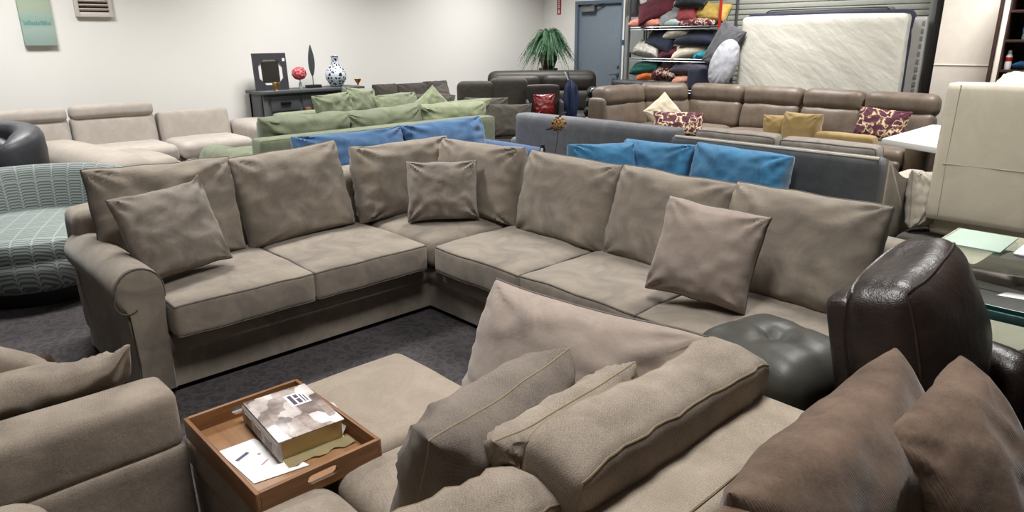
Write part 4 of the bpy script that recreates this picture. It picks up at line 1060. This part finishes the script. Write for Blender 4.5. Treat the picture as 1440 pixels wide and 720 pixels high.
# white table
t = thing('white_table', 'white laminate table with dark pedestal behind tall cream chair', 'table', (7.0, 1.6, 0))
b = NB(); prism(b, [(6.42, 2.18), (7.78, 2.2), (7.78, 1.0), (6.05, 1.0), (6.05, 1.4)], lambda a, c, l: (a, c, l), .70, .75, .006); part('tabletop', b, M['white'], t)
b = NB(); box(b, 6.8, 7.2, 1.4, 1.8, 0, .03, .004); box(b, 6.94, 7.06, 1.54, 1.66, .03, .70, .004); part('pedestal', b, M['black'], t)
b = NB(); box(b, 7.3, 7.7, 1.35, 1.85, 0, .62, .01); solo('black_box', b, M['black'], 'plain black box under the white table', 'cabinet')  # plain black block filling part of the space below the tabletop

# ================================================================== MATTRESSES + SHELF
t = thing('mattress', 'white mattress in clear plastic standing on its edge against roller door', 'mattress', (9.1, 4.0, 0))
blk('body', .24, 2.06, 1.76, M['matt'], t, (9.12, 4.02, .96), r=.06, crown=.01, n=18, seed=260, wr=.008, ws=3)
b = NB(); tube(b, rimline(2.07, 1.77, 0, .07), .03, 6, True); b.transform(Matrix.Translation((9.19, 4.01, .97)) @ Matrix(((0, 0, 1, 0), (1, 0, 0, 0), (0, 1, 0, 0), (0, 0, 0, 1)))); part('border', b, plain('navy mattress border', '#2b2d42', .8), t, label='navy border')
t = thing('rolled_mattress', 'grey black topped mattress showing above the white mattress', 'mattress', (9.32, 4.0, 0))
blk('body', .14, 1.64, 1.92, plain('dark grey ticking', '#6b6a6a', .6), t, (9.35, 4.06, .965), r=.06, crown=.005, n=10, seed=261)
b = NB(); tube(b, [(9.275, 3.24, 1.80), (9.275, 3.26, 1.88), (9.275, 3.32, 1.915), (9.275, 4.0, 1.925), (9.275, 4.78, 1.92), (9.275, 4.87, 1.87), (9.275, 4.88, 1.80)], .007, 6); part('edge_tape', b, M['black'], t, label='black edge tape')
t = thing('wrapped_box_spring', 'grey plastic wrapped box spring at right of the white mattress', 'box spring', (9.35, 2.95, 0))
blk('body', .10, .16, 1.78, plain('grey wrapped fabric', '#9a9896', .35), t, (9.22, 2.905, .91), r=.03, crown=0, n=10, seed=262, wr=.012)
sl = plain('grey slat', '#6f6f6a', .6)
for k in range(20):
    b = NB(); box(b, 9.163, 9.172, 2.84, 2.87, .1+k*.084, .15+k*.084); part('slat', b, sl, t)

t = thing('wire_shelf', 'wire shelving unit with red uprights crammed with pillows', 'shelf', (9.2, 6.1, 0))
for x in (8.98, 9.42):
    for y in (5.36, 6.90):
        b = NB(); tube(b, [(x, y, 0), (x, y, 2.5)], .02, 8); part('upright', b, M['red'] if y < 6 and x < 9.2 else M['steel'], t)
for z in (.84, 1.28, 1.73):
    b = NB()
    for x in (8.98, 9.42): tube(b, [(x, 5.36, z), (x, 6.90, z)], .008, 6); tube(b, [(x, 5.36, z-.035), (x, 6.90, z-.035)], .006, 6)
    for k in range(12): tube(b, [(8.98+.04*k, 5.36, z), (8.98+.04*k, 6.90, z)], .003, 4)
    for k in range(32): tube(b, [(8.98, 5.36+.0497*k, z-.035), (8.98, 5.36+.0497*k, z)], .003, 4)
    part('shelf_board', b, M['steel'], t)
def fb(n, a, c): return fabric(n, a, c, 8, 250, .15, .15, .12)
P = {'maroon': fb('maroon velvet', '#420f1b', '#5a1a28'), 'salmon': fb('salmon cotton', '#c97a68', '#de9582'), 'silver': fb('silver grey', '#7c7f80', '#979b9b'),
     'ice': fb('ice blue', '#9fb0b0', '#b8c6c4'), 'rust': fb('dusty red', '#853238', '#9c4548'), 'yellow': fb('yellow knit', '#a3863c', '#bb9f55'), 'ivory': fb('ivory', '#bdb5a3', '#d3cbb9'),
     'navy': fb('navy', '#151b2c', '#20283e'), 'fur': fb('white fur', '#8f8c84', '#d0cdc4'), 'burg': fb('burgundy', '#45121f', '#5c1c2c'), 'turq': fb('turquoise', '#1b8a9e', '#35a6b6'),
     'lgrey': fb('light lavender grey', '#9a9ca4', '#b3b5bc'), 'dgrey': fb('dark grey', '#4c4c50', '#5f5f63'), 'dgreen': fb('dark green', '#0f4640', '#1c5c52'), 'orange': fb('orange', '#b8591f', '#d0702f'),
     'purple': fb('purple grey', '#4c4856', '#5f5a68'), 'peach': fb('peach', '#b88570', '#cb9a84'), 'black': fb('black cloth', '#17181c', '#24262c'), 'brown': fb('brown cloth', '#5a4a40', '#6f5d50')}
shelfp = [  # y, z, w, h, t, yaw, tilt, roll, colour, label
 (6.50, 1.99, .62, .40, .16, 185, 35, 22, 'maroon', 'large maroon pillow sloping at top left of the wire shelf'),
 (6.64, 1.815, .56, .34, .14, 180, 75, 0, 'salmon', 'salmon pink pillow lying flat at left end of top shelf'),
 (6.26, 1.92, .40, .34, .13, 180, 30, 30, 'silver', 'silver grey pillow between maroon and dusty red pillows on top shelf'),
 (6.20, 1.80, .36, .26, .11, 180, 75, 0, 'ice', 'ice blue pillow squeezed under the silver grey pillow'),
 (5.96, 1.95, .36, .34, .14, 175, 25, 5, 'rust', 'dusty red pillow standing on top shelf left of yellow pillow'),
 (5.56, 1.92, .54, .26, .15, 178, 25, -8, 'yellow', 'yellow knitted pillow at right end of top shelf'),
 (5.74, 1.795, .60, .30, .12, 180, 75, 0, 'flor2', 'maroon and ivory print pillow flat under the yellow pillow'),
 (5.88, 2.12, .50, .34, .16, 180, 50, 0, 'black', 'dark cushion on top of the pile on the top shelf'),
 (6.38, 1.57, .50, .34, .14, 182, 30, -18, 'navy', 'navy pillow at left of the middle shelf under cream throw'),
 (6.12, 1.64, .42, .18, .10, 180, 60, 10, 'ivory', 'cream folded throw lying over the navy pillow'),
 (5.74, 1.575, .72, .30, .16, 180, 60, -2, 'navy', 'wide dark navy pillow on right of the middle shelf'),
 (6.62, 1.42, .50, .28, .18, 182, 45, -8, 'fur', 'white fluffy fur pillow at left end of middle shelf'),
 (6.18, 1.38, .40, .26, .14, 180, 50, 10, 'burg', 'burgundy pillow with white tag on middle shelf'),
 (5.86, 1.41, .62, .26, .13, 178, 45, 18, 'ivory', 'cream pillow sloping across the middle shelf'),
 (5.62, 1.36, .34, .20, .12, 180, 50, 8, 'turq', 'bright turquoise pillow on middle shelf'),
 (6.66, 1.14, .48, .24, .13, 180, 55, 10, 'dgreen', 'dark green pillow at left of bottom shelf'),
 (6.60, 1.03, .36, .20, .12, 180, 60, 18, 'orange', 'orange pillow under the dark green pillow'),
 (6.28, 1.08, .44, .24, .13, 180, 55, 0, 'flor2', 'small maroon print pillow in middle of bottom shelf'),
 (5.86, 1.16, .62, .24, .12, 180, 60, 0, 'purple', 'purple grey pillow at top right of bottom shelf'),
 (6.64, .925, .44, .18, .10, 180, 60, 8, 'ivory', 'ivory pillow lowest at left of bottom shelf'),
 (5.92, 1.00, .42, .22, .12, 180, 55, 10, 'peach', 'peach pillow on bottom shelf beside navy cube'),
]
for k, (y, z, w, h, th, yaw, ti, ro, c, lab) in enumerate(shelfp):
    o = pil('stacked_pillow', w, h, th, M['flor2'] if c == 'flor2' else P[c], (9.12, y, z), yaw, ti, ro, lab, 'pillow', 'pillows on the wire shelf', None, seed=300+k, n=20, crease=.016, p=2.8)
    if c == 'burg': part('tag', soft(.07, .09, .004, .001, 0, 0, 0, 2, wr=0), M['paper'], o, WM[o.name] @ Matrix.Translation((.05, .07, .075)), 'white tag')
pil('standing_pillow', .40, .62, .16, P['dgrey'], (8.93, 5.24, 1.46), 180, 8, -26, 'dark grey pillow leaning between red shelf post and mattress', 'pillow', None, None, seed=330)
pil('standing_pillow', .36, .66, .20, P['lgrey'], (8.80, 5.14, 1.24), 200, 6, -16, 'pale lavender grey pillow leaning beside the white mattress', 'pillow', None, None, seed=331, p=2.2, oval=1.0, pinch=0)
t = thing('navy_cube', 'dark navy cube seat on bottom of wire shelf', 'pouf', (9.15, 5.60, .85)); blk('body', .42, .42, .30, P['navy'], t, (9.17, 5.60, 1.0), r=.03, crown=.01)
t = thing('brown_pouf', 'brown cloth pouf beside the mattress below lavender pillow', 'pouf', (8.95, 5.15, 0)); blk('body', .3, .3, .96, P['brown'], t, (8.88, 5.20, .49), r=.06, crown=.02)
t = thing('black_bench', 'long black leather bench behind the brown recliner sofa end', 'bench', (8.75, 6.35, 0)); blk('seat', .28, 1.3, .1, M['leabk'], t, (8.78, 6.35, .91), -6, r=.04, crown=.01); blk('base', .24, 1.2, .84, M['black'], t, (8.78, 6.35, .43), -6, r=.02, crown=0)

# ================================================================== BOOKCASE AT FAR RIGHT
t = thing('bookcase', 'dark wood bookcase with white edge at the top right corner', 'bookcase', (8.75, 1.5, 0))
DW = M['dkwood']
b = NB(); box(b, 8.58, 9.0, 1.90, 1.94, 0, 2.4, .003); part('side', b, DW, t)
b = NB(); box(b, 8.58, 9.0, .9, .94, 0, 2.4, .003); part('side', b, DW, t)
b = NB(); box(b, 8.98, 9.0, .94, 1.9, 0, 2.4); part('back', b, plain('dark back panel', '#241a17', .7), t)
b = NB(); box(b, 8.56, 8.58, 1.915, 1.955, 0, 2.4, .003); part('edge_trim', b, M['wallw'], t, label='white edge strip')
b = NB(); box(b, 8.56, 8.60, 1.97, 2.0, 0, 2.4, .003); part('outer_trim', b, DW, t)
for z in (.3, .75, 1.23, 1.52, 1.80, 2.1):
    b = NB(); box(b, 8.58, 8.98, .94, 1.9, z, z+.025, .002); part('shelf', b, DW, t)
t = thing('water_bottle', 'clear plastic water bottle with blue label on upper bookcase shelf', 'bottle', (8.7, 1.76, 1.545))
pb = N('clear bottle plastic'); pb.set('#c8d4da', .1, Transmission_Weight=.6, IOR=1.3)
b = NB(); lathe(b, [(0, 0), (.034, 0), (.036, .01), (.034, .05), (.036, .09), (.034, .13), (.02, .165), (.013, .18), (.013, .19), (0, .19)], (8.68, 1.755, 1.546), 20); part('body', b, pb.m, t)
b = NB(); lathe(b, [(.0365, .06), (.0372, .062), (.0372, .11), (.0365, .112)], (8.68, 1.755, 1.546), 20); part('label_band', b, plain('blue label', '#4a7aa8', .4), t)
b = NB(); lathe(b, [(0, .19), (.015, .19), (.015, .208), (0, .208)], (8.68, 1.755, 1.546), 16); part('cap', b, M['paper'], t)
t = thing('spray_bottle', 'white and red spray can on lower bookcase shelf', 'bottle', (8.66, 1.85, 1.255))
b = NB(); lathe(b, [(0, 0), (.028, 0), (.03, .01), (.03, .13), (.02, .15), (0, .15)], (8.66, 1.855, 1.256), 18); part('can', b, M['paper'], t)
b = NB(); lathe(b, [(.0305, .08), (.031, .08), (.031, .12), (.0305, .12)], (8.66, 1.855, 1.256), 18); part('red_band', b, M['red'], t)
b = NB(); lathe(b, [(0, .15), (.018, .15), (.016, .185), (0, .19)], (8.66, 1.855, 1.256), 14); part('cap', b, M['paper'], t)
b = NB(); join(b, soft(.12, .16, .07, .03, .02, 0, .01, 10, 5, .02, 12), at((8.72, 1.74, 1.292))); solo('blue_cloth', b, plain('blue cloth', '#23577e', .8), 'crumpled blue cloth beside spray can on bookcase shelf', 'cloth')

# ================================================================== LIGHTS
def area(x, y, e, z=3.55, sx=1.25, sy=.6, col=(1, .985, .96)):
    l = bpy.data.lights.new('ceiling panel light', 'AREA'); l.shape = 'RECTANGLE'; l.size = sx; l.size_y = sy; l.energy = e; l.color = col; l.spread = radians(125)
    o = bpy.data.objects.new('ceiling_light', l); COL.objects.link(o); o.location = (x, y, z)
for x, y, e in ((1.2, 1.3, 55), (4.4, 1.3, 80), (8.0, 1.6, 100), (1.2, 4.6, 72), (4.4, 4.6, 88), (8.0, 4.6, 98), (1.2, 7.7, 94), (4.4, 7.7, 94), (7.6, 7.7, 96)):
    area(x, y, e)
w = bpy.data.worlds.new('World'); sc.world = w; w.use_nodes = True
w.node_tree.nodes['Background'].inputs[0].default_value = (.9, .88, .85, 1); w.node_tree.nodes['Background'].inputs[1].default_value = .05

# ================================================================== CAMERA
cam = bpy.data.cameras.new('camera'); co = bpy.data.objects.new('camera', cam); COL.objects.link(co); sc.camera = co
cam.sensor_width = 36; cam.lens = 975/1440*36; cam.clip_start = .02
A1, PT, RO = radians(46.8), radians(17.5), radians(.4)
fh = V((cos(A1), sin(A1), 0)); rt = V((sin(A1), -cos(A1), 0)); up = V((0, 0, 1))
fw = fh*cos(PT)-up*sin(PT); cu = fh*sin(PT)+up*cos(PT)
r_ = rt*cos(RO)-cu*sin(RO); u_ = cu*cos(RO)+rt*sin(RO)
co.matrix_world = Matrix(((r_.x, u_.x, -fw.x, 0), (r_.y, u_.y, -fw.y, 0), (r_.z, u_.z, -fw.z, 1.6), (0, 0, 0, 1)))
vs = sc.view_settings; vs.view_transform = 'Standard'; vs.look = 'None'; vs.gamma = 1; vs.use_curve_mapping = False; vs.exposure = 0
